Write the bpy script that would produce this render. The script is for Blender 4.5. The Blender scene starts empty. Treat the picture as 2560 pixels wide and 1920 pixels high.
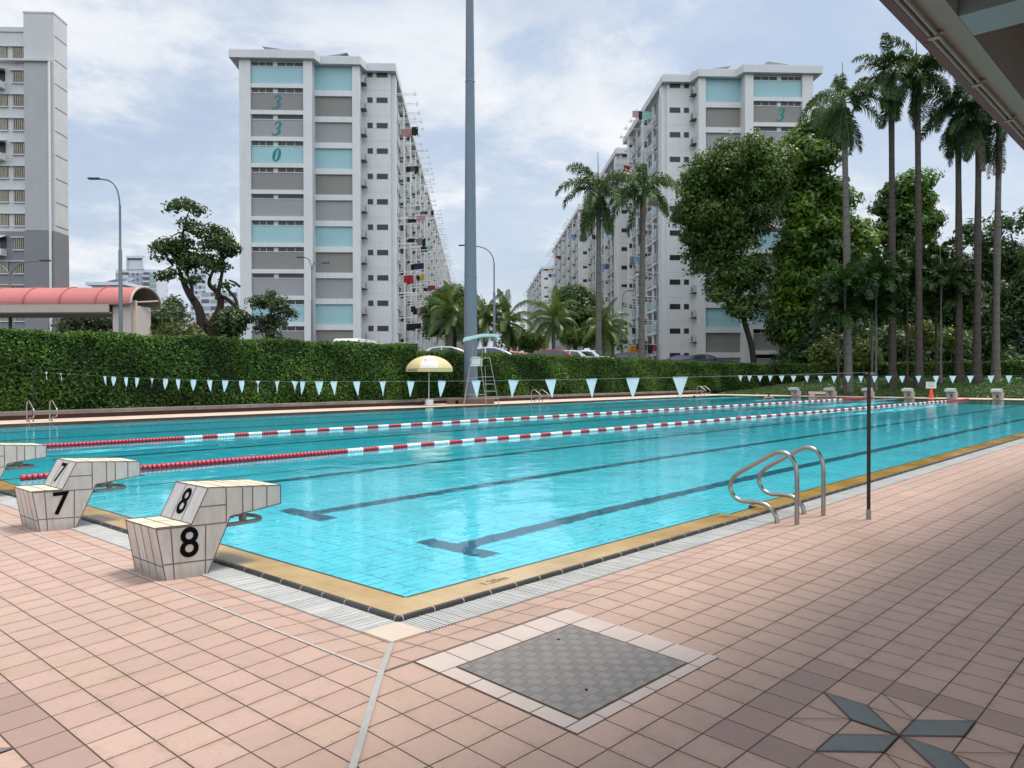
import bpy, bmesh, math, random
import numpy as np
from math import sin, cos, pi, radians as R
from mathutils import Vector, Matrix

random.seed(7)
rng = np.random.default_rng(7)
S = bpy.context.scene
COL = S.collection

# ------------------------------------------------------------------ camera facts (metres, origin at the near corner of the pool water)
CAM = Vector((-3.364, -4.039, 1.458))
YAW, FPX = 0.74214, 793.3
FW = Vector((cos(YAW), sin(YAW), 0)); RT = Vector((sin(YAW), -cos(YAW), 0))
UA = YAW + R(2.6)                                   # direction in which the apartment blocks run away from the pool

def at(nx, D, z=0.0):
    """ground point on the bearing of photo column nx (2560 wide) at distance D along the view"""
    p = CAM + FW * D + RT * (D * (nx / 2.5 - 512) / FPX)
    return Vector((p.x, p.y, z))

def zh(ny, D):
    return 1.458 + D * (375.9 - ny / 2.5) / FPX

# ------------------------------------------------------------------ materials
def lin(c):
    if isinstance(c, str):
        c = c.lstrip('#'); c = [int(c[i:i + 2], 16) / 255 for i in (0, 2, 4)]
        c = [x / 12.92 if x <= .04045 else ((x + .055) / 1.055) ** 2.4 for x in c]
    return (c[0], c[1], c[2], 1.0)

class NT:
    def __init__(s, name):
        s.m = bpy.data.materials.new(name); s.m.use_nodes = True
        s.t = s.m.node_tree; s.t.nodes.clear()
        s.out = s.n('ShaderNodeOutputMaterial')
    def n(s, typ, **kw):
        nd = s.t.nodes.new(typ)
        for k, v in kw.items(): setattr(nd, k, v)
        return nd
    def put(s, sock, v):
        if v is None: return
        if isinstance(v, bpy.types.NodeSocket): s.t.links.new(v, sock)
        else: sock.default_value = v
    def math(s, op, a, b=None, c=None, clamp=False):
        nd = s.n('ShaderNodeMath', operation=op, use_clamp=clamp)
        for i, v in enumerate((a, b, c)):
            if v is not None: s.put(nd.inputs[i], v)
        return nd.outputs[0]
    def vmath(s, op, a, b=None):
        nd = s.n('ShaderNodeVectorMath', operation=op)
        s.put(nd.inputs[0], a)
        if b is not None: s.put(nd.inputs[1], b)
        return nd.outputs[0]
    def mix(s, f, a, b, mode='MIX'):
        nd = s.n('ShaderNodeMix', data_type='RGBA', blend_type=mode)
        s.put(nd.inputs[0], f); s.put(nd.inputs[6], a); s.put(nd.inputs[7], b)
        return nd.outputs[2]
    def mixf(s, f, a, b):
        nd = s.n('ShaderNodeMix', data_type='FLOAT')
        s.put(nd.inputs[0], f); s.put(nd.inputs[2], a); s.put(nd.inputs[3], b)
        return nd.outputs[0]
    def noise(s, vec, scale=5., detail=3., rough=.55, dist=0., out=0, dim='3D'):
        nd = s.n('ShaderNodeTexNoise', noise_dimensions=dim)
        if vec is not None: s.put(nd.inputs['Vector'], vec)
        nd.inputs['Scale'].default_value = scale; nd.inputs['Detail'].default_value = detail
        nd.inputs['Roughness'].default_value = rough; nd.inputs['Distortion'].default_value = dist
        return nd.outputs[out]
    def ramp(s, f, stops, mode='LINEAR'):
        nd = s.n('ShaderNodeValToRGB'); cr = nd.color_ramp; cr.interpolation = mode
        while len(cr.elements) < len(stops): cr.elements.new(.5)
        for e, (p, c) in zip(cr.elements, stops):
            e.position = p; e.color = c if len(c) == 4 else lin(c)
        s.put(nd.inputs[0], f); return nd.outputs[0]
    def mr(s, v, a, b, c=0., d=1., smooth=False):
        nd = s.n('ShaderNodeMapRange', interpolation_type='SMOOTHSTEP' if smooth else 'LINEAR')
        s.put(nd.inputs[0], v)
        for i, x in enumerate((a, b, c, d)): s.put(nd.inputs[i + 1], x)
        return nd.outputs[0]
    def obj(s): return s.n('ShaderNodeTexCoord').outputs['Object']
    def pos(s): return s.n('ShaderNodeNewGeometry').outputs['Position']
    def xyz(s, v):
        nd = s.n('ShaderNodeSeparateXYZ'); s.put(nd.inputs[0], v); return nd.outputs
    def comb(s, x=0., y=0., z=0.):
        nd = s.n('ShaderNodeCombineXYZ')
        for i, v in enumerate((x, y, z)): s.put(nd.inputs[i], v)
        return nd.outputs[0]
    def bump(s, h, strength=.3, dist=.01):
        nd = s.n('ShaderNodeBump'); nd.inputs['Strength'].default_value = strength
        nd.inputs['Distance'].default_value = dist; s.put(nd.inputs['Height'], h); return nd.outputs[0]
    def bsdf(s, col, rough=.6, metal=0., normal=None, spec=.5, **kw):
        nd = s.n('ShaderNodeBsdfPrincipled')
        s.put(nd.inputs['Base Color'], col); s.put(nd.inputs['Roughness'], rough)
        nd.inputs['Metallic'].default_value = metal; nd.inputs['Specular IOR Level'].default_value = spec
        if normal is not None: s.put(nd.inputs['Normal'], normal)
        for k, v in kw.items(): s.put(nd.inputs[k], v)
        return nd.outputs[0]
    def done(s, sh): s.t.links.new(sh, s.out.inputs[0]); return s.m

_cache = {}
def pm(name, col, rough=.6, var=.12, scale=2., metal=0., bump=0., spec=.5, streak=0.):
    """painted / plain surface with uneven tone"""
    if name in _cache: return _cache[name]
    t = NT(name); c = lin(col); o = t.obj()
    f = t.noise(o, scale, 5, .6)
    a = tuple(x * (1 - var) for x in c[:3]) + (1,); b = tuple(min(1, x * (1 + var)) for x in c[:3]) + (1,)
    k = t.mix(t.mr(f, .3, .7), a, b)
    if streak:
        x = t.xyz(o); f2 = t.noise(t.comb(t.math('MULTIPLY', x[0], 3.), t.math('MULTIPLY', x[1], 3.), t.math('MULTIPLY', x[2], .25)), 1.3, 4, .65)
        k = t.mix(t.mr(f2, .5, .8, 0, streak), k, (c[0] * .55, c[1] * .54, c[2] * .5, 1))
    nm = t.bump(t.noise(o, scale * 30, 2), bump, .003) if bump else None
    r = t.mr(f, .2, .8, max(0, rough - .08), min(1, rough + .08))
    _cache[name] = t.done(t.bsdf(k, r, metal, nm, spec)); return _cache[name]

def leafmat(name, dark, mid, light, trans=.25, clump=.25, rough=.45, spec=.4):
    t = NT(name); g = t.n('ShaderNodeNewGeometry')
    f = t.noise(g.outputs['Position'], clump, 2, .5)
    rnd = t.math('ADD', t.math('MULTIPLY', g.outputs['Random Per Island'], .62), t.math('MULTIPLY', t.math('SUBTRACT', f, .5), 1.7))
    c = t.ramp(t.math('ADD', rnd, .18, clamp=True), [(0, lin(dark)), (.5, lin(mid)), (1, lin(light))])
    p = t.bsdf(c, rough, spec=spec)
    tr = t.n('ShaderNodeBsdfTranslucent'); t.put(tr.inputs[0], t.mix(.5, c, (.22, .30, .03, 1)))
    mx = t.n('ShaderNodeMixShader'); mx.inputs[0].default_value = trans
    t.t.links.new(p, mx.inputs[1]); t.t.links.new(tr.outputs[0], mx.inputs[2])
    return t.done(mx.outputs[0])

def barkmat(name, a, b, scale=3., ring=0.):
    t = NT(name); o = t.obj(); x = t.xyz(o)
    f = t.noise(t.comb(t.math('MULTIPLY', x[0], 6.), t.math('MULTIPLY', x[1], 6.), x[2]), scale, 5, .65)
    c = t.mix(t.mr(f, .3, .7), lin(a), lin(b))
    if ring:
        w = t.math('SINE', t.math('MULTIPLY', x[2], ring))
        c = t.mix(t.mr(w, .8, 1., 0, .4), c, tuple(v * .55 for v in lin(a)[:3]) + (1,))
    return t.done(t.bsdf(c, .85, normal=t.bump(f, .6, .03), spec=.2))

# ------------------------------------------------------------------ objects
def tag(o, label=None, cat=None, group=None, kind=None):
    if label: o['label'] = label
    if cat: o['category'] = cat
    if group: o['group'] = group
    if kind: o['kind'] = kind
    return o

def thing(name, label, cat, loc=(0, 0, 0), rz=0., group=None):
    o = bpy.data.objects.new(name, None); COL.objects.link(o)
    o.empty_display_size = .3; o.location = loc; o.rotation_euler = (0, 0, rz)
    return tag(o, label, cat, group)

def mesh_obj(name, me, parent=None, loc=None, rot=None):
    o = bpy.data.objects.new(name, me); COL.objects.link(o)
    if parent is not None: o.parent = parent
    if loc is not None: o.location = loc
    if rot is not None: o.rotation_euler = rot
    return o

def copy_tree(o, parent=None):
    c = o.copy(); COL.objects.link(c)
    if parent is not None: c.parent = parent
    for ch in list(o.children):
        copy_tree(ch, c)
    return c

class MB:
    def __init__(s): s.v = []; s.f = []; s.mi = []; s.k = 0
    def add(s, vs, fs):
        n = len(s.v); s.v += [tuple(p) for p in vs]; s.f += [tuple(n + i for i in f) for f in fs]; s.mi += [s.k] * len(fs); return s
    def box(s, x0, x1, y0, y1, z0, z1):
        if x0 > x1: x0, x1 = x1, x0
        if y0 > y1: y0, y1 = y1, y0
        return s.add([(x0, y0, z0), (x1, y0, z0), (x1, y1, z0), (x0, y1, z0), (x0, y0, z1), (x1, y0, z1), (x1, y1, z1), (x0, y1, z1)],
                     [(3, 2, 1, 0), (4, 5, 6, 7), (0, 1, 5, 4), (1, 2, 6, 5), (2, 3, 7, 6), (3, 0, 4, 7)])
    def quad(s, a, b, c, d): return s.add([a, b, c, d], [(0, 1, 2, 3)])
    def poly(s, pts): return s.add(pts, [tuple(range(len(pts)))])
    def prism(s, pts2, lo, hi, axis='y'):
        """closed polygon extruded along axis; pts2 are (x,z) for y, (x,y) for z, (y,z) for x"""
        def P(a, b, h): return {'y': (a, h, b), 'z': (a, b, h), 'x': (h, a, b)}[axis]
        n = len(pts2); vs = [P(a, b, lo) for a, b in pts2] + [P(a, b, hi) for a, b in pts2]
        fs = [tuple(range(n)), tuple(range(2 * n - 1, n - 1, -1))] + [(i, n + i, n + (i + 1) % n, (i + 1) % n) for i in range(n)]
        return s.add(vs, fs)
    def tube(s, pts, r, seg=8, cap=True):
        pts = [Vector(p) for p in pts]; n = len(pts)
        rs = r if isinstance(r, (list, tuple)) else [r] * n
        t0 = (pts[1] - pts[0]).normalized()
        up = Vector((0, 0, 1)) if abs(t0.z) < .9 else Vector((1, 0, 0))
        a = t0.cross(up).normalized(); base = len(s.v); vs = []
        for i, p in enumerate(pts):
            t = (pts[min(i + 1, n - 1)] - pts[max(i - 1, 0)]).normalized()
            a = (a - t * a.dot(t)).normalized(); b = t.cross(a)
            for k in range(seg):
                w = 2 * pi * k / seg; vs.append(p + (a * cos(w) + b * sin(w)) * rs[i])
        fs = [(i * seg + k, i * seg + (k + 1) % seg, (i + 1) * seg + (k + 1) % seg, (i + 1) * seg + k) for i in range(n - 1) for k in range(seg)]
        if cap: fs += [tuple(range(seg - 1, -1, -1)), tuple((n - 1) * seg + k for k in range(seg))]
        return s.add(vs, fs)
    def lathe(s, prof, c=(0, 0, 0), seg=16, axis='z'):
        def P(r, h, w):
            x, y = r * cos(w), r * sin(w)
            q = {'z': (x, y, h), 'x': (h, x, y), 'y': (x, h, y)}[axis]
            return (c[0] + q[0], c[1] + q[1], c[2] + q[2])
        n = len(prof); vs = [P(r, h, 2 * pi * k / seg) for r, h in prof for k in range(seg)]
        fs = [(i * seg + k, i * seg + (k + 1) % seg, (i + 1) * seg + (k + 1) % seg, (i + 1) * seg + k) for i in range(n - 1) for k in range(seg)]
        fs += [tuple(range(seg - 1, -1, -1)), tuple((n - 1) * seg + k for k in range(seg))]
        return s.add(vs, fs)
    def mesh(s, name, mats, smooth=False):
        me = bpy.data.meshes.new(name); me.from_pydata(s.v, [], s.f)
        for m in (mats if isinstance(mats, (list, tuple)) else [mats]): me.materials.append(m)
        if s.k or any(s.mi): me.polygons.foreach_set('material_index', s.mi)
        bm = bmesh.new(); bm.from_mesh(me); bmesh.ops.recalc_face_normals(bm, faces=bm.faces); bm.to_mesh(me); bm.free()
        if smooth:
            me.polygons.foreach_set('use_smooth', [True] * len(me.polygons)); me.set_sharp_from_angle(angle=R(40))
        me.update(); return me
    def build(s, name, mats, parent=None, smooth=False, bevel=0., seg=2, loc=None):
        o = mesh_obj(name, s.mesh(name, mats, smooth), parent, loc)
        if bevel:
            b = o.modifiers.new('bevel', 'BEVEL'); b.width = bevel; b.segments = seg; b.limit_method = 'ANGLE'; b.angle_limit = R(35)
        return o

def smooth_path(pts, n=6):
    """Catmull-Rom through points"""
    P = [Vector(p) for p in pts]; P = [P[0] * 2 - P[1]] + P + [P[-1] * 2 - P[-2]]; out = []
    for i in range(1, len(P) - 2):
        for k in range(n):
            t = k / n
            out.append(.5 * ((2 * P[i]) + (P[i + 1] - P[i - 1]) * t + (2 * P[i - 1] - 5 * P[i] + 4 * P[i + 1] - P[i + 2]) * t * t + (3 * P[i] - P[i - 1] - 3 * P[i + 1] + P[i + 2]) * t ** 3))
    out.append(P[-2]); return out

_text = {}
def text_geo(txt, size, bold=0.):
    cu = bpy.data.curves.new('t', 'FONT'); cu.body = txt; cu.size = size; cu.align_x = 'CENTER'; cu.align_y = 'CENTER'; cu.offset = bold
    o = bpy.data.objects.new('t', cu); COL.objects.link(o)
    dg = bpy.context.evaluated_depsgraph_get(); dg.update()
    me = o.evaluated_get(dg).to_mesh()
    vs = [tuple(v.co) for v in me.vertices]; fs = [tuple(p.vertices) for p in me.polygons]
    o.evaluated_get(dg).to_mesh_clear(); bpy.data.objects.remove(o); bpy.data.curves.remove(cu)
    return vs, fs

def put_text(mb, txt, size, origin, xa, ya, bold=0., lift=.002):
    vs, fs = text_geo(txt, size, bold); xa = Vector(xa).normalized(); ya = Vector(ya).normalized(); n = xa.cross(ya); o = Vector(origin) + n * lift
    mb.add([o + xa * v[0] + ya * v[1] for v in vs], fs)

def stroke(mb, pts, wid, origin, xa, ya, lift=.03):
    """flat ribbon of varying width: hand-drawn numerals"""
    P = smooth_path([(x, y, 0) for x, y in pts], 5); n = len(P); xa = Vector(xa); ya = Vector(ya); nn = xa.cross(ya).normalized(); o = Vector(origin) + nn * lift
    vs = []
    for i, p in enumerate(P):
        t = (P[min(i + 1, n - 1)] - P[max(i - 1, 0)]).normalized()
        u = i / (n - 1) * (len(wid) - 1); k = min(int(u), len(wid) - 2); w = wid[k] + (wid[k + 1] - wid[k]) * (u - k)
        nx, ny = -t.y, t.x
        for sg in (1, -1):
            q = (p.x + nx * w * sg, p.y + ny * w * sg); vs.append(o + xa * q[0] + ya * q[1])
    mb.add(vs, [(2 * i, 2 * i + 1, 2 * i + 3, 2 * i + 2) for i in range(n - 1)])

def leaves(name, C, N, size, mat, parent=None, aspect=.5, jit=.35, origin=None):
    """one mesh of many small leaf-shaped faces; C centres, N outward directions"""
    C = np.asarray(C, float); n = len(C)
    if origin is not None: C = C - np.asarray(origin)[None, :]
    N = np.asarray(N, float) + rng.normal(0, jit, (n, 3)); N /= np.linalg.norm(N, axis=1)[:, None] + 1e-9
    A = rng.normal(0, 1, (n, 3)); A -= N * (A * N).sum(1)[:, None]; A /= np.linalg.norm(A, axis=1)[:, None] + 1e-9
    B = np.cross(N, A); L = size * (.65 + .7 * rng.random(n))[:, None]
    V = np.empty((n, 4, 3)); V[:, 0] = C - A * L * .5; V[:, 1] = C - A * L * .08 + B * L * aspect * .5 + N * L * .06
    V[:, 2] = C + A * L * .5 - N * L * .12; V[:, 3] = C - A * L * .08 - B * L * aspect * .5 + N * L * .06
    me = bpy.data.meshes.new(name); me.vertices.add(4 * n); me.loops.add(4 * n); me.polygons.add(n)
    me.vertices.foreach_set('co', V.ravel()); me.loops.foreach_set('vertex_index', np.arange(4 * n, dtype=np.int32))
    me.polygons.foreach_set('loop_start', np.arange(0, 4 * n, 4, dtype=np.int32)); me.polygons.foreach_set('loop_total', np.full(n, 4, np.int32))
    me.materials.append(mat); me.update(); me.validate()
    return mesh_obj(name, me, parent)

def cloud(blobs, per, shell=.55, up=.25):
    """points and directions over a set of ellipsoids (centre, radii)"""
    CC, NN = [], []
    for c, r in blobs:
        r = np.asarray(r); n = max(6, int(per * (r[0] * r[1] + r[1] * r[2] + r[0] * r[2]) / 3))
        d = rng.normal(0, 1, (n, 3)); d /= np.linalg.norm(d, axis=1)[:, None]
        rad = (shell + (1 - shell) * rng.random(n) ** .6) * (1 + rng.normal(0, .07, n) + .25 * rng.random(n) * (rng.random(n) < .10))
        CC.append(np.asarray(c)[None, :] + d * r[None, :] * rad[:, None]); NN.append(d + np.array([0, 0, up]))
    return np.concatenate(CC), np.concatenate(NN)

def sub_blobs(env, count, rsub, low=.35, flat=.8):
    """scatter smaller clumps over big envelope ellipsoids (sum of volumes decides the share)"""
    out = []; vol = np.array([e[1][0] * e[1][1] * e[1][2] for e in env]); vol = vol ** .67 / (vol ** .67).sum()
    for (c, r), share in zip(env, vol):
        for _ in range(max(2, int(round(count * share)))):
            d = rng.normal(0, 1, 3); d /= np.linalg.norm(d)
            if d[2] < -low: d[2] *= -.4
            k = .25 + .70 * rng.random() ** .7; k *= 1.28 if rng.random() < .13 else 1.; q = np.asarray(c) + d * np.asarray(r) * k; s = rsub * (.40 + 1.0 * rng.random()) * (.62 if k > .97 else 1.)
            out.append((q, (s, s, s * flat)))
    return out

SUN_E = 3.4
CLOUD_OFF = (5.5, 13.1, 3.)
WATER_REFL = .86
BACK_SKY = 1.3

# ------------------------------------------------------------------ camera, world, sun
cam = bpy.data.cameras.new('camera'); co = bpy.data.objects.new('camera', cam); COL.objects.link(co); S.camera = co
cam.sensor_fit = 'HORIZONTAL'; cam.sensor_width = 36; cam.lens = 36 * FPX / 1024; cam.clip_start = .05; cam.clip_end = 5000
_p, _r = -.010226, -.002263
_f = Vector((cos(YAW) * cos(_p), sin(YAW) * cos(_p), sin(_p))); _u = RT.cross(_f)
_rr = RT * cos(_r) + _u * sin(_r); _uu = -RT * sin(_r) + _u * cos(_r)
co.matrix_world = Matrix(((_rr.x, _uu.x, -_f.x, CAM.x), (_rr.y, _uu.y, -_f.y, CAM.y), (_rr.z, _uu.z, -_f.z, CAM.z), (0, 0, 0, 1)))

SUN_EL = R(67)
_h = Vector((.965, -.262, 0))                          # high sun, ahead to the right, along the pool
SDIR = Vector((_h.x * cos(SUN_EL), _h.y * cos(SUN_EL), sin(SUN_EL)))
sl = bpy.data.lights.new('sun', 'SUN'); sl.energy = SUN_E; sl.angle = R(14); sl.color = (1, .955, .88)
so = bpy.data.objects.new('sun', sl); COL.objects.link(so); so.rotation_euler = SDIR.to_track_quat('Z', 'Y').to_euler()

W = bpy.data.worlds.new('World'); S.world = W; W.use_nodes = True
t = NT.__new__(NT); t.t = W.node_tree; t.t.nodes.clear(); t.out = t.n('ShaderNodeOutputWorld')
sky = t.n('ShaderNodeTexSky', sky_type='NISHITA'); sky.sun_disc = False; sky.sun_elevation = SUN_EL
sky.sun_rotation = math.atan2(SDIR.x, SDIR.y); sky.air_density = 1.2; sky.dust_density = 1.5
bg1 = t.n('ShaderNodeBackground'); bg1.inputs[1].default_value = .115
d = t.vmath('NORMALIZE', t.n('ShaderNodeTexCoord').outputs['Generated']); x = t.xyz(d)
k = t.math('DIVIDE', 1., t.math('ADD', t.math('MAXIMUM', x[2], 0.), .22))
pv = t.comb(t.math('MULTIPLY', x[0], k), t.math('MULTIPLY', x[1], k), t.math('MULTIPLY', x[2], .6))
pv = t.vmath('ADD', pv, CLOUD_OFF)
n1 = t.noise(pv, 1.0, 8, .6, .35); n2 = t.noise(pv, 2.3, 7, .62, .25); n3 = t.noise(t.vmath('ADD', pv, (9., 3., 4.)), .8, 4, .5, .2)
mask = t.mr(t.math('ADD', n1, t.math('MULTIPLY', t.math('SUBTRACT', n2, .5), .35)), .42, .55, .38, 1, True)
c = t.ramp(t.math('ADD', t.math('MULTIPLY', n2, .55), t.math('MULTIPLY', n3, .45)), [(.34, lin('b3c4dc')), (.46, lin('ccd7e6')), (.54, lin('e2e8f0')), (.64, lin('f4f6f9'))])
bg2 = t.n('ShaderNodeBackground'); bg2.inputs[1].default_value = 1.07
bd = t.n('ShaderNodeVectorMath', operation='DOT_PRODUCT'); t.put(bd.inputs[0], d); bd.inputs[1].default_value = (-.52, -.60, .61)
gain = t.math('ADD', 1., t.math('MULTIPLY', t.mr(bd.outputs[1], .05, .95, 0, 1, True), BACK_SKY))     # sky gain added behind the viewer to brighten walls facing it
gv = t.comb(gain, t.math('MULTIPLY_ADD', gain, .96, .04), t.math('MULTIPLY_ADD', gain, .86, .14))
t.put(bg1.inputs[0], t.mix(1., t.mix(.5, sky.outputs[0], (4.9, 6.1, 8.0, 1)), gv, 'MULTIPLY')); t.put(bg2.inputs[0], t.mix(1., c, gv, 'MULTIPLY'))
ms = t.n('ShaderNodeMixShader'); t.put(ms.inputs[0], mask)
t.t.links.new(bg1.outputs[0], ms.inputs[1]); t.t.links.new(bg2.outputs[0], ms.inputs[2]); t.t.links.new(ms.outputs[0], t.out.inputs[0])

S.view_settings.view_transform = 'Standard'; S.view_settings.look = 'None'; S.view_settings.exposure = 0; S.view_settings.gamma = 1
S.render.engine = 'CYCLES'; S.cycles.use_denoising = True; S.cycles.max_bounces = 6; S.cycles.transparent_max_bounces = 8; S.cycles.use_adaptive_sampling = True; S.cycles.adaptive_threshold = .02; S.cycles.transmission_bounces = 4; S.cycles.glossy_bounces = 3
S.cycles.diffuse_bounces = 3; S.cycles.caustics_reflective = False; S.cycles.caustics_refractive = False; S.cycles.sample_clamp_indirect = 6

# ------------------------------------------------------------------ surface materials
def deck_material():
    t = NT('pink deck tiles'); p = t.obj(); x = t.xyz(p); P_ = .2025
    wob = t.math('MULTIPLY', t.math('SUBTRACT', t.noise(p, 1.1, 2), .5), .006)
    u = t.math('DIVIDE', t.math('ADD', t.math('ADD', x[0], .94 + 40 * P_), wob), P_); v = t.math('DIVIDE', t.math('ADD', t.math('ADD', x[1], .94 + 90 * P_), wob), P_)
    def edge(w): f = t.math('FRACT', w); return t.math('MULTIPLY', t.math('MINIMUM', f, t.math('SUBTRACT', 1., f)), P_)
    eu, ev = edge(u), edge(v)
    line = t.mr(t.math('MINIMUM', eu, ev), .0024, .0049, 1, 0)
    cell = t.comb(t.math('FLOOR', u), t.math('FLOOR', v), 0.)
    wn = t.n('ShaderNodeTexWhiteNoise', noise_dimensions='2D'); t.put(wn.inputs[0], cell)
    r = wn.outputs[0]
    base = t.ramp(r, [(0, (.455, .298, .244)), (.35, (.494, .328, .272)), (.7, (.508, .338, .285)), (.86, (.50, .344, .270)), (1, (.525, .360, .303))])
    big = t.noise(p, .33, 4, .6); base = t.mix(t.mr(big, .35, .7, 0, .6), base, (.375, .262, .20, 1))
    sn = t.noise(t.vmath('ADD', p, (4., 9., 0.)), .9, 7, .68, .5); base = t.mix(t.mr(sn, .54, .70, 0, .40), base, (.30, .20, .14, 1)); base = t.mix(t.mr(sn, .30, .22, 0, .35), base, (.53, .40, .33, 1))
    sp = t.noise(p, 38, 5, .7); base = t.mix(t.mr(sp, .50, .68, 0, .42), base, (.38, .255, .185, 1))
    st = t.noise(p, 9, 6, .72, .6)
    near = t.mr(t.math('MINIMUM', eu, ev), .0, .045, 1, 0)
    base = t.mix(t.math('MULTIPLY', t.mr(st, .46, .62, 0, 1), t.math('MULTIPLY', near, .62)), base, (.30, .215, .15, 1))
    i, j = t.math('SUBTRACT', t.math('FLOOR', u), 40.), t.math('SUBTRACT', t.math('FLOOR', v), 90.)   # darker rosette borders
    for (ci, cj) in ((6, -10), (-9, 4)):
        a = t.math('ABSOLUTE', t.math('ADD', i, .5 - ci)); b = t.math('ABSOLUTE', t.math('ADD', j, .5 - cj))
        m = t.math('MAXIMUM', a, b); m = t.math('MULTIPLY', t.math('GREATER_THAN', m, 2.2), t.math('LESS_THAN', m, 2.8))
        base = t.mix(t.math('MULTIPLY', m, .85), base, t.mix(r, (.285, .188, .16, 1), (.36, .24, .208, 1)))
    g = t.noise(p, 3, 3); grout = t.mix(t.mr(g, .3, .7), (.035, .018, .011, 1), (.105, .062, .042, 1))
    c = t.mix(line, base, grout)
    h = t.math('SUBTRACT', t.math('MULTIPLY', sp, .25), line)
    tilt = t.math('MULTIPLY', t.math('SUBTRACT', r, .5), .12)
    return t.done(t.bsdf(c, t.math('ADD', t.mr(st, .3, .7, .50, .68), tilt), normal=t.bump(h, .35, .003), spec=.35))

def floor_material():
    t = NT('pool floor tiles'); p = t.obj(); x = t.xyz(p)
    def wob(sc, amp, off):
        n = t.noise(t.vmath('ADD', p, off), sc, 3, .6, 0., 1); return t.vmath('SCALE', t.vmath('SUBTRACT', n, (.5, .5, .5)), None), amp
    def warped(sc, amp, off):
        n = t.noise(t.vmath('ADD', p, off), sc, 3, .55, .4, 1)
        nd = t.n('ShaderNodeVectorMath', operation='SCALE'); t.put(nd.inputs[0], t.vmath('SUBTRACT', n, (.5, .5, .5))); nd.inputs[3].default_value = amp
        return t.vmath('ADD', p, nd.outputs[0])
    q = t.xyz(warped(7., .085, (3., 1., 0.))); w = t.xyz(warped(5.5, .13, (0., 7., 0.)))
    def grid(v, per):
        f = t.math('FRACT', t.math('DIVIDE', v, per)); return t.math('MULTIPLY', t.math('MINIMUM', f, t.math('SUBTRACT', 1., f)), per)
    ln = t.mr(t.math('MINIMUM', grid(q[0], .26), grid(q[1], .135)), .004, .014, 1, 0)
    brk = t.mr(t.noise(p, 6., 3, .6), .36, .56); ln = t.math('MULTIPLY', ln, brk)
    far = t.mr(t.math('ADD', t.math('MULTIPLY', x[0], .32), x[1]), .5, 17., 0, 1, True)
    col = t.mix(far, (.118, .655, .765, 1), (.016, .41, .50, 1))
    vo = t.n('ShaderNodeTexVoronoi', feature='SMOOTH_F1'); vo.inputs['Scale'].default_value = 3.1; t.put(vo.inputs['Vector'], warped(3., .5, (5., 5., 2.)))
    ca = t.mr(vo.outputs[0], .15, .75, .93, 1.09); nb = t.mr(t.noise(p, .7, 3), .3, .7, .92, 1.08)  # ca paints caustic light ripples into the floor colour
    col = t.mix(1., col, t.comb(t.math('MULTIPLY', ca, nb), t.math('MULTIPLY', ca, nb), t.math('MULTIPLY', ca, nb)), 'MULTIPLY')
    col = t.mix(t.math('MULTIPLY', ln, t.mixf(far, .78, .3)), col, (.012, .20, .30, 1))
    lane = None
    bend = t.math('MULTIPLY', t.math('EXPONENT', t.math('MULTIPLY', x[0], -.2)), .58)
    for Y in LANES:
        dy = t.math('ABSOLUTE', t.math('SUBTRACT', t.math('ADD', w[1], bend), Y))
        a = t.math('MULTIPLY', t.mr(dy, .115, .155, 1, 0), t.math('GREATER_THAN', w[0], 2.2))
        b = t.math('MULTIPLY', t.mr(dy, .50, .54, 1, 0), t.math('MULTIPLY', t.math('GREATER_THAN', w[0], 2.2), t.math('LESS_THAN', w[0], 2.48)))
        m = t.math('MAXIMUM', a, b); lane = m if lane is None else t.math('MAXIMUM', lane, m)
    lane = t.math('MULTIPLY', lane, t.math('LESS_THAN', w[0], 48.2))
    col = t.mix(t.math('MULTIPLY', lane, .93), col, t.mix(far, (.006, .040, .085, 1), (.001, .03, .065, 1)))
    return t.done(t.bsdf(col, .5, spec=.2))

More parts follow.
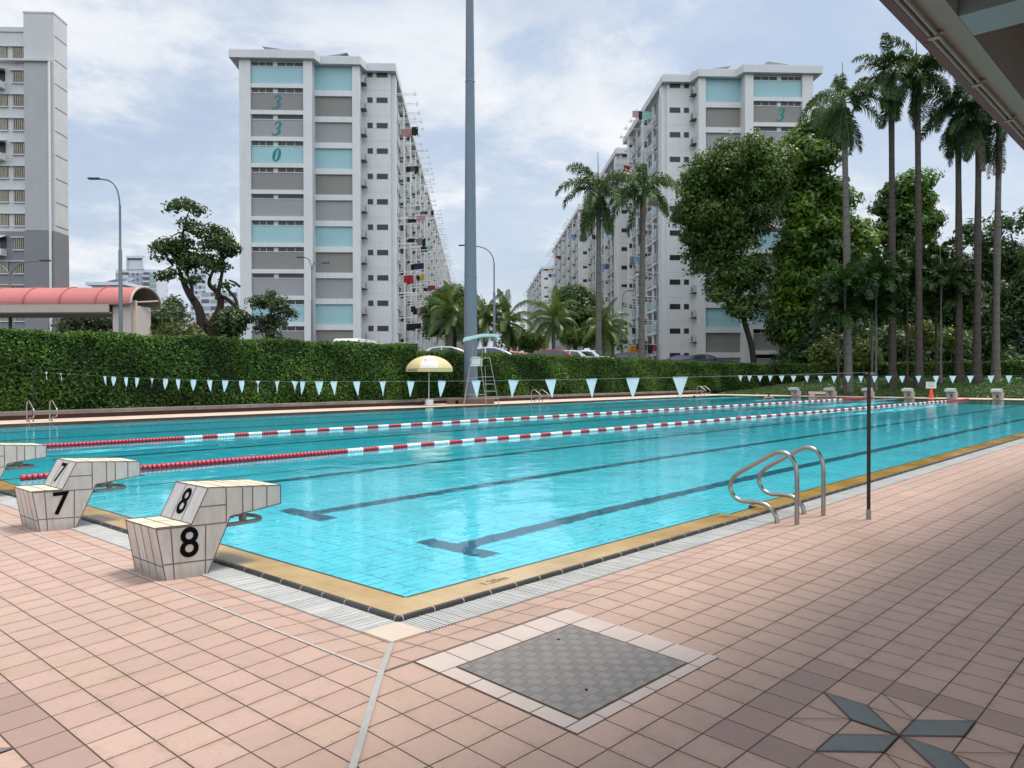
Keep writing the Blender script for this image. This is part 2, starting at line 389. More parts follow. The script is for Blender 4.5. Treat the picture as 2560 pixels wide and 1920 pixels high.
def water_material():
    t = NT('pool water'); p = t.obj()
    a = t.noise(t.vmath('MULTIPLY', p, (1., 1.5, 1.)), 1.3, 3, .5, .6); b = t.noise(p, 5.5, 3, .55, .4); c_ = t.noise(p, .35, 2)
    amp = t.mr(c_, .35, .65, .45, 1.15)
    h = t.math('MULTIPLY', t.math('ADD', a, t.math('MULTIPLY', b, .22)), amp)
    nm = t.bump(h, 1., .014)
    fr = t.n('ShaderNodeFresnel'); fr.inputs[0].default_value = 1.33; t.put(fr.inputs[1], nm)
    gl = t.n('ShaderNodeBsdfGlossy'); gl.inputs['Roughness'].default_value = .03; t.put(gl.inputs['Normal'], nm); gl.inputs[0].default_value = (.93, .97, 1, 1)
    tr = t.n('ShaderNodeBsdfTransparent'); tr.inputs[0].default_value = (.88, .97, .98, 1)
    m = t.n('ShaderNodeMixShader'); t.put(m.inputs[0], t.math('MULTIPLY', fr.outputs[0], WATER_REFL, clamp=True))
    t.t.links.new(tr.outputs[0], m.inputs[1]); t.t.links.new(gl.outputs[0], m.inputs[2])
    foam = None; x = t.xyz(p)                          # churned water behind the swimmers
    for (cx, cy, rx, ry) in FOAM:
        dx = t.math('DIVIDE', t.math('SUBTRACT', x[0], cx), rx); dy = t.math('DIVIDE', t.math('SUBTRACT', x[1], cy), ry)
        e = t.mr(t.math('ADD', t.math('MULTIPLY', dx, dx), t.math('MULTIPLY', dy, dy)), .1, 1., 1, 0, True)
        foam = e if foam is None else t.math('MAXIMUM', foam, e)
    fm = t.math('MULTIPLY', foam, t.mr(t.noise(t.vmath('MULTIPLY', p, (.6, 2., 1.)), 2.2, 5, .65), .42, .66, 0, .75))
    df = t.n('ShaderNodeBsdfDiffuse'); df.inputs[0].default_value = (.16, .66, .76, 1)
    m2 = t.n('ShaderNodeMixShader'); t.put(m2.inputs[0], fm)
    t.t.links.new(m.outputs[0], m2.inputs[1]); t.t.links.new(df.outputs[0], m2.inputs[2])
    return t.done(m2.outputs[0])

LANES = (2.36, 5.14, 8.02, 10.85, 13.68, 16.55, 19.48, 22.3)
FOAM = ((38., 10.2, 6.5, .8), (33., 6.6, 9., .7), (46., 11.6, 4., .6), (42., 16.6, 4., .7), (44., 20.8, 6., .8), (36., 22., 8., .6), (3.2, 12.6, 2.2, .35))

def ledge_material():
    t = NT('wet brown ledge tiles'); p = t.obj(); x = t.xyz(p)
    f = t.noise(p, 1.6, 4, .6); g = t.noise(t.vmath('MULTIPLY', p, (1., 1., 1.)), 14, 3, .6, .8)
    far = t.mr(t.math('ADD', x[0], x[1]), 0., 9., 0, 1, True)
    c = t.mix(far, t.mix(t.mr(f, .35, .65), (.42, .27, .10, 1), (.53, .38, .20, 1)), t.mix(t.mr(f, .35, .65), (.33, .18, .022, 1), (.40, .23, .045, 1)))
    def ln(v):
        q = t.math('FRACT', t.math('DIVIDE', v, .1525)); return t.mr(t.math('MINIMUM', q, t.math('SUBTRACT', 1., q)), .008, .03, 1, 0)
    l = t.math('MAXIMUM', ln(x[0]), ln(x[1])); c = t.mix(t.math('MULTIPLY', l, .28), c, (.16, .09, .03, 1))
    return t.done(t.bsdf(c, t.mr(f, .3, .7, .12, .3), normal=t.bump(g, .25, .01), spec=.5))

def kerb_material():
    t = NT('black kerb tiles'); p = t.obj(); x = t.xyz(p)
    s = t.math('GREATER_THAN', x[0], -.32)
    w = t.mixf(s, x[1], x[0]); q = t.math('FRACT', t.math('DIVIDE', t.math('ADD', w, 30 * .2535 + .05), .2535))
    l = t.mr(t.math('MINIMUM', q, t.math('SUBTRACT', 1., q)), .010, .020, 1, 0)
    c = t.mix(l, t.mix(t.noise(p, 5, 3), (.022, .022, .022, 1), (.06, .058, .055, 1)), (.42, .40, .36, 1))
    return t.done(t.bsdf(c, .35, spec=.5))

M = {}
M['deck'] = deck_material(); M['floor'] = floor_material(); M['water'] = water_material(); M['ledge'] = ledge_material(); M['kerb'] = kerb_material()
M['dark_edge'] = pm('dark edge tile', (.012, .045, .05), .3)
M['channel'] = pm('drain channel', (.03, .028, .025), .8)
M['grate'] = pm('white drain bars', (.52, .51, .49), .45, .10, 3., streak=.5)
M['cream'] = pm('cream corner tile', (.58, .47, .37), .5, .07, 4)
M['palepink'] = pm('pale frame tiles', (.50, .41, .365), .55, .07, 3.)
M['joint'] = pm('grey joint sealant', (.36, .35, .33), .6, .15, 6)
M['joint_lt'] = pm('light joint sealant', (.45, .41, .375), .6, .15, 6)
M['white'] = pm('white paint', (.72, .72, .71), .55, .05, .4, streak=.18)
M['steel'] = pm('brushed steel', (.36, .33, .295), .33, .10, 3., metal=1.)
M['black'] = pm('black paint', (.006, .005, .005), .9, spec=.05)
M['darkmetal'] = pm('dark metal', (.05, .045, .042), .4, .2, metal=.6)
M['asphalt'] = pm('asphalt', (.055, .055, .055), .9, .25, .7)
M['grass'] = pm('grass', (.055, .115, .018), .9, .45, .35)
M['soil'] = pm('soil', (.05, .032, .02), .95, .3, 2)

# ------------------------------------------------------------------ pool, deck
LX, WY = 50.0, 24.03
def dz(x, y):
    d = max(-x, -y)
    return -.02 + .02 * max(0, (d - .6)) / .34 if d < .94 else -.05 * (d - .94)

def struct(name, mb, mats, smooth=False): return tag(mb.build(name, mats, smooth=smooth), kind='structure')

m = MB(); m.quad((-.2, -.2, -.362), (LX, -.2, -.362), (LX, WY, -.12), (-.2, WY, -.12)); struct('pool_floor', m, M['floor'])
m = MB(); m.quad((LX, -.2, -.5), (LX, WY, -.5), (LX, WY, .0), (LX, -.2, 0)); m.quad((-.2, WY, -.5), (LX, WY, -.5), (LX, WY, 0), (-.2, WY, 0))
struct('pool_wall', m, pm('pool wall tile', (.03, .30, .36), .4))
m = MB()
m.quad((-.25, -.25, -.012), (LX - .001, -.25, -.012), (LX - .001, WY - .001, -.012), (-.25, WY - .001, -.012)); struct('pool_water', m, M['water'])

NX0, NX1 = 4.28, 4.95                                    # ladder notch in the ledge
m = MB()
def lq(x0, x1, y0, y1, z=.003): m.quad((x0, y0, z), (x1, y0, z), (x1, y1, z), (x0, y1, z))
m.poly([(-.302, -.302, .003), (NX0, -.302, .003), (NX0, 0, .003), (0, 0, .003)]); lq(NX0, NX1, -.302, -.10); lq(NX1, LX, -.302, 0)
m.poly([(-.302, -.302, .003), (0, 0, .003), (0, WY, .003), (-.302, WY, .003)])
struct('pool_ledge', m, M['ledge'])
m = MB()                                                 # dark edge tile below the ledge rim
for x0, x1, y in ((0, NX0, 0), (NX0, NX1, -.10), (NX1, LX, 0)):
    m.quad((x0, y, -.6), (x1, y, -.6), (x1, y, .003), (x0, y, .003)); m.quad((x0, y, .0065), (x1, y, .0065), (x1, y - .014, .0065), (x0, y - .014, .0065))
for xx in (NX0, NX1): m.quad((xx, 0, -.6), (xx, -.10, -.6), (xx, -.10, .003), (xx, 0, .003))
m.quad((0, 0, -.6), (0, WY, -.6), (0, WY, .003), (0, 0, .003)); m.quad((0, 0, .0065), (0, WY, .0065), (-.014, WY, .0065), (-.014, 0, .0065))
struct('pool_rim', m, M['dark_edge'])
m = MB(); prof = [(.300, -.02), (.301, .006), (.308, .014), (.322, .018), (.336, .013), (.343, .002), (.345, -.08)]
rows = [[(-d_, WY, z), (-d_, -d_, z), (LX, -d_, z)] for d_, z in prof]
for a, b in zip(rows, rows[1:]):
    for i in (0, 1): m.quad(a[i], a[i + 1], b[i + 1], b[i])
struct('pool_kerb', m, M['kerb'], True)

m = MB(); m.quad((-.62, -.62, -.09), (LX, -.62, -.09), (LX, -.34, -.09), (-.62, -.34, -.09)); m.quad((-.62, -.34, -.09), (-.34, -.34, -.09), (-.34, WY, -.09), (-.62, WY, -.09))
m.quad((-.345, -.601, -.09), (LX, -.601, -.09), (LX, -.601, -.021), (-.345, -.601, -.021)); m.quad((-.601, -.345, -.09), (-.601, WY, -.09), (-.601, WY, -.021), (-.601, -.345, -.021))
struct('drain_channel', m, M['channel'])
def bars(n0, n1, pitch, w, fn):
    m = MB(); u = n0
    while u < n1:
        ww = w * random.uniform(.9, 1.1); z = -.010 + random.uniform(-.0012, .0012); m.box(*fn(u, u + ww), z - .012, z); u += pitch
    return m
g = bars(-.335, LX, .0245, .0150, lambda a, b: (a, b, -.598, -.348)).build('drain_grate', M['grate'])
tag(g, 'white slatted drain grate along the long near side of the pool', 'drain grate', 'overflow drain grates')
g = bars(-.335, WY, .0245, .0185, lambda a, b: (-.598, -.348, a, b)).build('drain_grate', M['grate'])
tag(g, 'white slatted drain grate along the pool end under the numbered starting blocks', 'drain grate', 'overflow drain grates')
m = MB(); m.box(-.60, -.348, -.60, -.348, -.03, -.005); tag(m.build('corner_tile', M['cream'], bevel=.003), kind='structure')

m = MB(); ds = [.60, .94, 2.2, 4., 9.]
for a, b in zip(ds, ds[1:]):
    za, zb = dz(-a, 0), dz(-b, 0)
    m.quad((-a, WY, za), (-b, WY, zb), (-b, -b, zb), (-a, -a, za)); m.quad((-a, -a, za), (-b, -b, zb), (LX, -b, zb), (LX, -a, za))
struct('pool_deck', m, M['deck'])
m = MB(); m.quad((-9, WY, .004), (LX + 3.2, WY, .004), (LX + 3.2, 27.4, .004), (-9, 27.4, .004)); m.quad((LX, -9, .004), (LX + 3.2, -9, .004), (LX + 3.2, WY, .004), (LX, WY, .004))
m.quad((-9, WY, .004), (LX, WY, .004), (LX, WY, -.1), (-9, WY, -.1)); m.quad((LX, WY, .004), (LX, -9, .004), (LX, -9, -.1), (LX, WY, -.1))
struct('far_deck', m, pm('far deck tiles', (.60, .46, .36), .6, .10, 1.2))

def strip(m, pts, w, lift):
    """flat strip laid on the sloping deck along a polyline"""
    for (x0, y0), (x1, y1) in zip(pts, pts[1:]):
        l = math.hypot(x1 - x0, y1 - y0); nx, ny = -(y1 - y0) / l * w / 2, (x1 - x0) / l * w / 2
        m.add([(x0 + nx, y0 + ny, dz(x0, y0) + lift), (x1 + nx, y1 + ny, dz(x1, y1) + lift), (x1 - nx, y1 - ny, dz(x1, y1) + lift), (x0 - nx, y0 - ny, dz(x0, y0) + lift)], [(0, 1, 2, 3)])
m = MB(); strip(m, [(-.60, -.60), (-.94, -.94), (-2.2, -2.2), (-4, -4), (-9, -9)], .031, .009); struct('deck_joint', m, M['joint'])
m = MB(); strip(m, [(-.94, -.94), (-.94, WY)], .017, .004); strip(m, [(.51, -.94), (LX, -.94)], .011, .004); struct('deck_joint', m, M['joint_lt'])
m = MB(); strip(m, [(-.94, -.94), (.51, -.94)], .010, .006); struct('deck_joint', m, pm('dirty joint', (.10, .085, .065), .9, .4, 12))

# star rosettes inlaid in the deck
T_ = .2025
def star(cx, cy, label):
    P4 = [[(0, 0), (0, 1), (1, 2), (1, 1)], [(0, 0), (1, 0), (2, -1), (1, -1)], [(0, 0), (0, -1), (-1, -2), (-1, -1)], [(0, 0), (-1, 0), (-2, 1), (-1, 1)]]
    L4 = [[(0, 1), (-1, 2)], [(1, 0), (2, 1)], [(0, -1), (1, -2)], [(-1, 0), (-2, -1)], [(-1, 1), (0, 1)]]
    cz = dz(cx, cy); th = thing('star_inlay', label, 'floor inlay', (cx, cy, cz), 0, 'blue star inlays in the deck')
    m = MB()
    for q in P4: m.add([(a * T_, b * T_, dz(cx + a * T_, cy + b * T_) - cz + .004) for a, b in q], [(0, 1, 2, 3)])
    m.build('star_blade', pm('blue grey inlay', (.14, .152, .15), .55, .25, 4), th)
    m = MB(); gl = pm('inlay grout', (.075, .045, .03), .9)
    segs = L4[:4] + [[q[i], q[(i + 1) % 4]] for q in P4 for i in range(4)] + [[(0, 0), (1, 2)], [(0, 0), (2, -1)], [(0, 0), (-1, -2)], [(0, 0), (-2, 1)]][:0]
    for (a, b) in segs:
        x0, y0, x1, y1 = a[0] * T_, a[1] * T_, b[0] * T_, b[1] * T_; l = math.hypot(x1 - x0, y1 - y0); nx, ny = -(y1 - y0) / l * .0022, (x1 - x0) / l * .0022
        Z = lambda X, Y: dz(cx + X, cy + Y) - cz + .0065
        m.add([(x0 + nx, y0 + ny, Z(x0, y0)), (x1 + nx, y1 + ny, Z(x1, y1)), (x1 - nx, y1 - ny, Z(x1, y1)), (x0 - nx, y0 - ny, Z(x0, y0))], [(0, 1, 2, 3)])
    m.build('grout_line', gl, th)
star(-.94 + 6 * T_, -.94 - 10 * T_, 'blue grey four-bladed star inlaid in the shaded deck at lower right')
star(-.94 - 9 * T_, -.94 + 4 * T_, 'star inlay cut off by the left edge among dark mauve tiles')

# manhole cover with its pale tile frame
def plate_material():
    t = NT('checker plate'); x = t.xyz(t.obj()); c = .062
    u, v = t.math('DIVIDE', x[0], c), t.math('DIVIDE', x[1], c)
    ch = t.math('FLOORED_MODULO', t.math('ADD', t.math('FLOOR', u), t.math('FLOOR', v)), 2.)
    s = t.mixf(ch, t.math('FRACT', t.math('MULTIPLY', u, 5.)), t.math('FRACT', t.math('MULTIPLY', v, 5.)))
    o = t.mixf(ch, t.math('FRACT', v), t.math('FRACT', u)); inside = t.math('MULTIPLY', t.math('GREATER_THAN', o, .12), t.math('LESS_THAN', o, .88))
    r = t.math('MULTIPLY', t.math('GREATER_THAN', s, .5), inside)
    n = t.noise(t.obj(), 6, 5, .65)
    col = t.mix(t.mr(n, .3, .7), (.14, .125, .115, 1), (.205, .185, .17, 1)); col = t.mix(t.math('MULTIPLY', t.math('ADD', t.math('MULTIPLY', r, .5), t.math('MULTIPLY', ch, .30)), .8), col, (.36, .335, .315, 1))
    return t.done(t.bsdf(col, .5, .35, t.bump(r, .5, .004), .4))
mx0, mx1, my0, my1 = -.617, .292, -1.915, -1.150; fx0, fx1, fy0, fy1 = -.733, .500, -1.995, -.948
cz = dz(0, -1.5); th = thing('manhole_cover', 'grey checker plate manhole cover framed by pale tiles in the deck', 'manhole cover', (0, -1.5, cz))
def onto(x, y, l): return (x, y + 1.5, dz(0, y) - cz + l)
m = MB(); m.poly([onto(mx0, my0, .006), onto(mx1, my0, .006), onto(mx1, my1, .006), onto(mx0, my1, .006)])
for hx, hy in ((-.36, -1.76), (.05, -1.255)):
    m.k = 1; m.add([tuple(Vector(onto(hx, hy, .009)) + Vector((.010 * cos(a), .008 * sin(a), 0))) for a in np.linspace(0, 2 * pi, 9)[:-1]], [tuple(range(8))])
m.k = 0; m.build('plate', [plate_material(), M['black']], th)
m = MB(); g_ = .0035                                     # frame of single pale tiles
def ft(x0, x1, y0, y1): m.poly([onto(x0 + g_, y0 + g_, .004), onto(x1 - g_, y0 + g_, .004), onto(x1 - g_, y1 - g_, .004), onto(x0 + g_, y1 - g_, .004)])
xs = np.linspace(fx0, fx1, 7)
for a, b in zip(xs, xs[1:]): ft(a, b, my1 + .012, fy1)
for a, b in zip(np.linspace(fx0 , fx1, 7), np.linspace(fx0, fx1, 7)[1:]): ft(a, b, fy0, my0 - .010)
ys = np.linspace(my0 - .010, my1 + .012, 5)
for a, b in zip(ys, ys[1:]): ft(fx0, mx0 - .010, a, b); ft(mx1 + .010, fx1, a, b)
m.build('frame', M['palepink'], th)
m = MB(); m.poly([onto(fx0, fy0, .002), onto(fx1, fy0, .002), onto(fx1, fy1, .002), onto(fx0, fy1, .002)]); m.build('bed', pm('frame grout', (.12, .085, .06), .9), th)

m = MB(); put_text(m, '1.20m', .105, (.683, -.152, .003), (1, -.0, 0), (0, 1, 0), lift=.0025)
tag(m.build('depth_marking', pm('faded marking', (.17, .12, .06), .5)), 'faded dark 1.20m depth marking painted on the brown pool ledge', 'marking')

# ------------------------------------------------------------------ terrain beyond
m = MB(); PL = 1.95; B0, B1 = 29.2, 68.
m.quad((-1500, -1500, -.6), (-9, -1500, -.6), (-9, B0, -.6), (-1500, B0, -.6)); m.quad((-9, -1500, -.6), (B1, -1500, -.6), (B1, -9, -.6), (-9, -9, -.6))
m.quad((LX + 3.2, -9, -.6), (B1, -9, -.6), (B1, B0, -.6), (LX + 3.2, B0, -.6)); m.quad((-9, 27.4, -.05), (LX + 3.2, 27.4, -.05), (LX + 3.2, B0, -.05), (-9, B0, -.05))
m.quad((-1500, B0, -.6), (B1, B0, -.6), (B1, B0, PL), (-1500, B0, PL)); m.quad((B1, B0, -.6), (B1, -1500, -.6), (B1, -1500, PL), (B1, B0, PL))
m.quad((-1500, B0, PL), (B1, B0, PL), (B1, 2500, PL), (-1500, 2500, PL)); m.quad((B1, -1500, PL), (2500, -1500, PL), (2500, 2500, PL), (B1, 2500, PL))
struct('ground', m, M['asphalt'])
m = MB(); nx_, ny_ = 12, 30                               # grassy mound beyond the far end
V = []
for i in range(nx_ + 1):
    for j in range(ny_ + 1):
        X = LX + 3.2 + 13.5 * i / nx_; Y = -14 + 41 * j / ny_; f = i / nx_; s = f * f * (3 - 2 * f)
        e = min(1, max(0, (26.5 - Y) / 6)); V.append((X, Y, .005 + 1.25 * s * (.35 + .65 * e) + .05 * sin(Y * .9 + X)))
m.add(V, [(i * (ny_ + 1) + j, (i + 1) * (ny_ + 1) + j, (i + 1) * (ny_ + 1) + j + 1, i * (ny_ + 1) + j + 1) for i in range(nx_) for j in range(ny_)])
lawn = struct('lawn', m, M['grass'], True)
def lawn_z(X, Y):
    f = min(1, max(0, (X - LX - 3.2) / 13.5)); s = f * f * (3 - 2 * f); e = min(1, max(0, (26.5 - Y) / 6)); return .005 + 1.25 * s * (.35 + .65 * e)
n = 26000; GX = LX + 3.4 + 11 * rng.random(n) ** 1.2; GY = -6 + 32 * rng.random(n)
GZ = np.array([lawn_z(a, b) for a, b in zip(GX, GY)]) + .08
gb = leaves('grass_blades', np.stack([GX, GY, GZ], 1), np.tile([[-.8, -.3, .5]], (n, 1)), .30, leafmat('grass blades', (.03, .065, .008), (.042, .095, .012), (.065, .13, .022)), aspect=.25, jit=.5)
tag(gb, 'rough green grass on the mound behind the far starting blocks', 'grass', kind='stuff')

# ------------------------------------------------------------------ starting blocks
t_ = NT('glazed grey white block tile'); o_ = t_.obj(); x_ = t_.xyz(o_)
n_ = t_.noise(t_.comb(t_.math('MULTIPLY', x_[0], 9.), t_.math('MULTIPLY', x_[1], 9.), t_.math('MULTIPLY', x_[2], 2.2)), 1.6, 6, .68); m_2 = t_.noise(o_, 4., 4, .6)
c_2 = t_.mix(t_.mr(m_2, .3, .7), (.52, .49, .46, 1), (.60, .57, .54, 1))
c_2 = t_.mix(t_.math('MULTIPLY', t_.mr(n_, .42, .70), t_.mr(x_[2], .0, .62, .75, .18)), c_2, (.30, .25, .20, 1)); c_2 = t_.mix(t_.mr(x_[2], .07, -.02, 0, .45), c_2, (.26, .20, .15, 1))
M['btile'] = t_.done(t_.bsdf(c_2, t_.mr(m_2, .3, .7, .28, .5), normal=t_.bump(m_2, .12, .01)))
M['btop'] = pm('beige block top tile', (.66, .57, .42), .5, .10, 6.)
M['bgrout'] = pm('block grout', (.15, .12, .10), .9, .25, 9)
M['grip'] = pm('grey grip bar', (.27, .27, .25), .5, .2, 5)
PROF = [(-.858, -.05), (-.935, .383), (-.675, .373), (-.545, .630), (.06, .588), (.06, .440), (-.37, .393), (-.57, -.05)]
HW = .26
def block_body():
    m = MB(); n = len(PROF)
    for s in (-1, 1): m.poly([(x, s * HW, z) for x, z in PROF])
    for i in range(n):
        (x0, z0), (x1, z1) = PROF[i], PROF[(i + 1) % n]; m.k = 1 if i in (1, 3) else 0
        m.quad((x0, -HW, z0), (x1, -HW, z1), (x1, HW, z1), (x0, HW, z0))
    m.k = 2
    def rib(a, b, nrm, w=.0085, e=.0016):
        a, b, nrm = Vector(a), Vector(b), Vector(nrm).normalized(); t = (b - a).normalized().cross(nrm) * (w / 2); o = nrm * e
        m.add([a + t + o, b + t + o, b - t + o, a - t + o], [(0, 1, 2, 3)])
    side = [((-.933, .372), (-.405, .352)), ((-.880, .112), (-.505, .090)), ((-.828, .378), (-.800, -.05)), ((-.565, .362), (-.572, -.05)),
            ((-.403, .62), (-.403, .352)), ((-.61, .495), (-.403, .487)), ((-.268, .612), (-.268, .40)), ((-.185, .606), (-.185, .408)), ((-.062, .597), (-.062, .424))]
    for i in range(n): side.append((PROF[i], PROF[(i + 1) % n]))
    for s in (-1, 1):
        for a, b in side: rib((a[0], s * HW, a[1]), (b[0], s * HW, b[1]), (0, s, 0))
    def across(i, us, vs):
        (x0, z0), (x1, z1) = PROF[i], PROF[(i + 1) % n]; nr = Vector((-(z1 - z0), 0, x1 - x0))
        for y in vs: rib((x0, y, z0), (x1, y, z1), nr)
        for u in us: rib((x0 + (x1 - x0) * u, -HW, z0 + (z1 - z0) * u), (x0 + (x1 - x0) * u, HW, z0 + (z1 - z0) * u), nr)
    across(0, (.34, .985), (-.125, .0, .125)); across(1, (.5,), (.03,)); across(2, (.01, .99), (-.085, .085)); across(3, (.235, .46, .595, .80), (-HW + .008, HW - .008)); across(4, (.03, .97), (0,)); across(5, (.2, .5, .8), (0,)); across(6, (.35,), (-.09, .09))
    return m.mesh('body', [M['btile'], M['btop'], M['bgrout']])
BODY = block_body()
def grip_mesh():
    m = MB(); pts = [(-.36, -.19, .318)] + [(-.14 + .13 * sin(a), -.19 * cos(a), .318) for a in np.linspace(0, pi, 15)] + [(-.36, .19, .318)]
    m.tube(pts, .0165, 8); m.tube([(-.36, -.19, .318), (-.36, .19, .318)], .0165, 8)
    for y in (-.10, .10): m.box(-.20, -.165, y - .03, y + .03, .315, .43)
    return m.mesh('grip_bar', M['grip'], True)
GRIP = grip_mesh()
def number_mesh(txt, i):
    m = MB(); put_text(m, txt, *((.305, (-.692, -HW, .235), (1, 0, 0), (0, 0, 1), .004, .0035), (.305, (-.692, HW, .235), (-1, 0, 0), (0, 0, 1), .004, .0035), (.285, (-.61, .0, .5015), (0, -1, 0), (.128, 0, .255), .004, .0035), (.29, (-.462, 0, .18), (0, 1, 0), (.19, 0, .415), .006, .0035))[i])
    return m.mesh('number', M['black'])
def starting_block(num, loc, rz, label, group):
    th = thing('starting_block', label, 'starting block', loc, rz, group)
    mesh_obj('body', BODY, th); mesh_obj('grip_bar', GRIP, th)
    for i in range(4): mesh_obj('number', number_mesh(num, i), th)
G1, G2 = 'starting blocks along the near end of the pool', 'starting blocks along the far end of the pool'
starting_block('8', (0, 1.88, 0), 0, 'tiled starting block with a large black 8, the closest one', G1)
starting_block('7', (0, 4.56, 0), 0, 'tiled starting block with a black 7 at the left edge of the near deck', G1)
starting_block('6', (0, 7.40, 0), 0, 'tiled starting block of which only the overhang shows, behind the 7 block', G1)
for i, (nm, y) in enumerate(zip('123456', (18.75, 16.3, 13.85, 11.4, 8.95, 6.5))):
    wh = ['leftmost of those at the far end, by the pale bench', 'second from left at the far end', 'behind the dark flag post', 'just left of the orange cone', 'just right of the orange cone', 'rightmost at the far end'][i]
    starting_block(nm, (LX + .12, y, .0), pi, 'white starting block marked %s, %s' % (nm, wh), G2)

# ------------------------------------------------------------------ ladders
RAIL = [(-.846, -.03), (-.846, .30), (-.843, .50), (-.818, .60), (-.765, .668), (-.685, .695), (-.595, .668), (-.40, .553), (-.22, .442), (-.150, .365), (-.138, .285), (-.180, .203), (-.270, .163), (-.41, .168), (-.51, .157), (-.585, .112), (-.630, .055), (-.646, -.03)]
def rail_mesh(r):
    m = MB(); m.tube(smooth_path([(0, y, z) for y, z in RAIL], 4), r, 10); return m.mesh('handrail', M['steel'], True)
RM = rail_mesh(.0228); 
def step_mesh():
    m = MB()
    for z in (-.08, -.16): m.box(-.30, .30, -.03, .05, z - .02, z)
    return m.mesh('tread', M['steel'])
TM = step_mesh()
for loc, rz, lab in (((4.585, 0, 0), 0, 'curved steel pool ladder handrails at the near edge by the dark post'), ((5.27, WY, .004), pi, 'steel pool ladder handrails by the left hedge at the picture edge'),
                     ((30.1, WY, .004), pi, 'steel pool ladder handrails beside the lifeguard chair'), ((48.3, WY, .004), pi, 'steel pool ladder handrails at the far left corner of the pool')):
    th = thing('pool_ladder', lab, 'pool ladder', loc, rz, 'pool ladders')
    for sx in (-.335, .335): mesh_obj('handrail', RM, th, (sx, 0, 0))
    if rz == 0: mesh_obj('tread', TM, th, (0, .02, 0))

# ------------------------------------------------------------------ backstroke flags
t_ = NT('pale blue pennant cloth'); tr_ = t_.n('ShaderNodeBsdfTranslucent'); tr_.inputs[0].default_value = (.72, .80, .84, 1); mx_ = t_.n('ShaderNodeMixShader'); mx_.inputs[0].default_value = .4
t_.t.links.new(t_.bsdf((.74, .82, .85, 1), .7, spec=.2), mx_.inputs[1]); t_.t.links.new(tr_.outputs[0], mx_.inputs[2]); M['flag'] = t_.done(mx_.outputs[0])
def post(loc, h, lab, near=False):
    th = thing('flag_post', lab, 'flag post', loc, 0, 'backstroke flag posts')
    m = MB(); m.tube([(0, 0, 0), (0, 0, h)], .0185 if near else .02, 12); m.build('pole', pm('dark bronze pole', (.035, .025, .02), .35, .2, 8, metal=.4), th, True)
    m = MB(); m.lathe([(.024, 0), (.024, .095), (.020, .10)], seg=14); m.build('sleeve', pm('grey plastic sleeve', (.25, .23, .21), .6), th, True)
    m = MB(); m.box(-.008, .008, -.055, .03, h - .02, h + .0); m.build('bracket', M['grip'], th)
post((5.07, -1.25, dz(0, -1.25)), 1.50, 'thin dark post standing on the near deck right of the ladder', True)
post((5.07, 24.7, 0), 1.66, 'thin post by the hedge holding the left end of the near flag line')
post((45, 24.7, 0), 1.55, 'thin post by the hedge holding the far flag line')
post((45, -1.25, 0), 1.50, 'thin post holding the right end of the far flag line')

def pennant(w, h, twist, curl, seed):
    rr = random.Random(seed); m = MB(); n = 5; vs = []
    for i in range(n + 1):
        u = i / n; a = twist * u ** .7; hw = w / 2 * (1 - u) + .004; off = curl * u * u
        for s in (-1, 1): vs.append((off + sin(a) * hw * s, cos(a) * hw * s + curl * .4 * u * u, -h * u))
    m.add(vs, [(2 * i, 2 * i + 1, 2 * i + 3, 2 * i + 2) for i in range(n)])
    m.box(-.003, .003, -w / 2, w / 2, -.004, .006)
    return m.mesh('pennant', M['flag'])
def flag_line(x, ys, zf, y0, y1, wid, twf, label):
    th = thing('flag_line', label, 'pennant line', (x, y0, 0), 0, 'backstroke flag lines')
    m = MB(); m.tube([(0, y - y0, zf(y)) for y in np.linspace(y0, y1, 40)], .0022, 5); m.build('cord', M['grip'], th, True)
    for i, y in enumerate(ys):
        mesh_obj('pennant', pennant(wid * random.uniform(.93, 1.07), wid * 1.22, twf(y), random.uniform(-.03, .03), i), th, (0, y - y0, zf(y)), (random.uniform(-.05, .05), random.uniform(-.08, .08), random.uniform(-.15, .15)))
NY = [23.42, 22.15, 18.75, 18.15, 17.33, 16.64, 15.76, 15.0, 14.34, 13.57, 12.79, 12.09, 11.39, 10.73, 10.0, 9.37, 9.1, 8.55, 8.09, 7.4, 6.67, 5.94, 5.19, 4.43, 3.67, 2.97, 2.27, 1.62, .94]
NY = NY[:17] + NY[17:]
flag_line(5.07, NY, lambda y: 1.36 + .00118 * (y - 9) ** 2, -1.25, 24.7, .205, lambda y: random.uniform(-1.1, 1.1) if y > 9 else random.uniform(-.35, .35), 'line of pale blue triangular pennants strung across the near end of the pool')
FY = [20.03, 19.39, 18.68, 17.98, 17.24, 16.47, 15.63, 14.79, 13.97, 13.15, 12.41, 11.62, 10.87, 10.14, 9.28, 8.38, 7.54, 6.68, 5.72, 4.89, 4.0]
flag_line(45, FY, lambda y: 1.40 + .0006 * (y - 10) ** 2, -1.25, 24.7, .33, lambda y: random.uniform(-.3, .3), 'line of small white pennants across the far end under the palms')

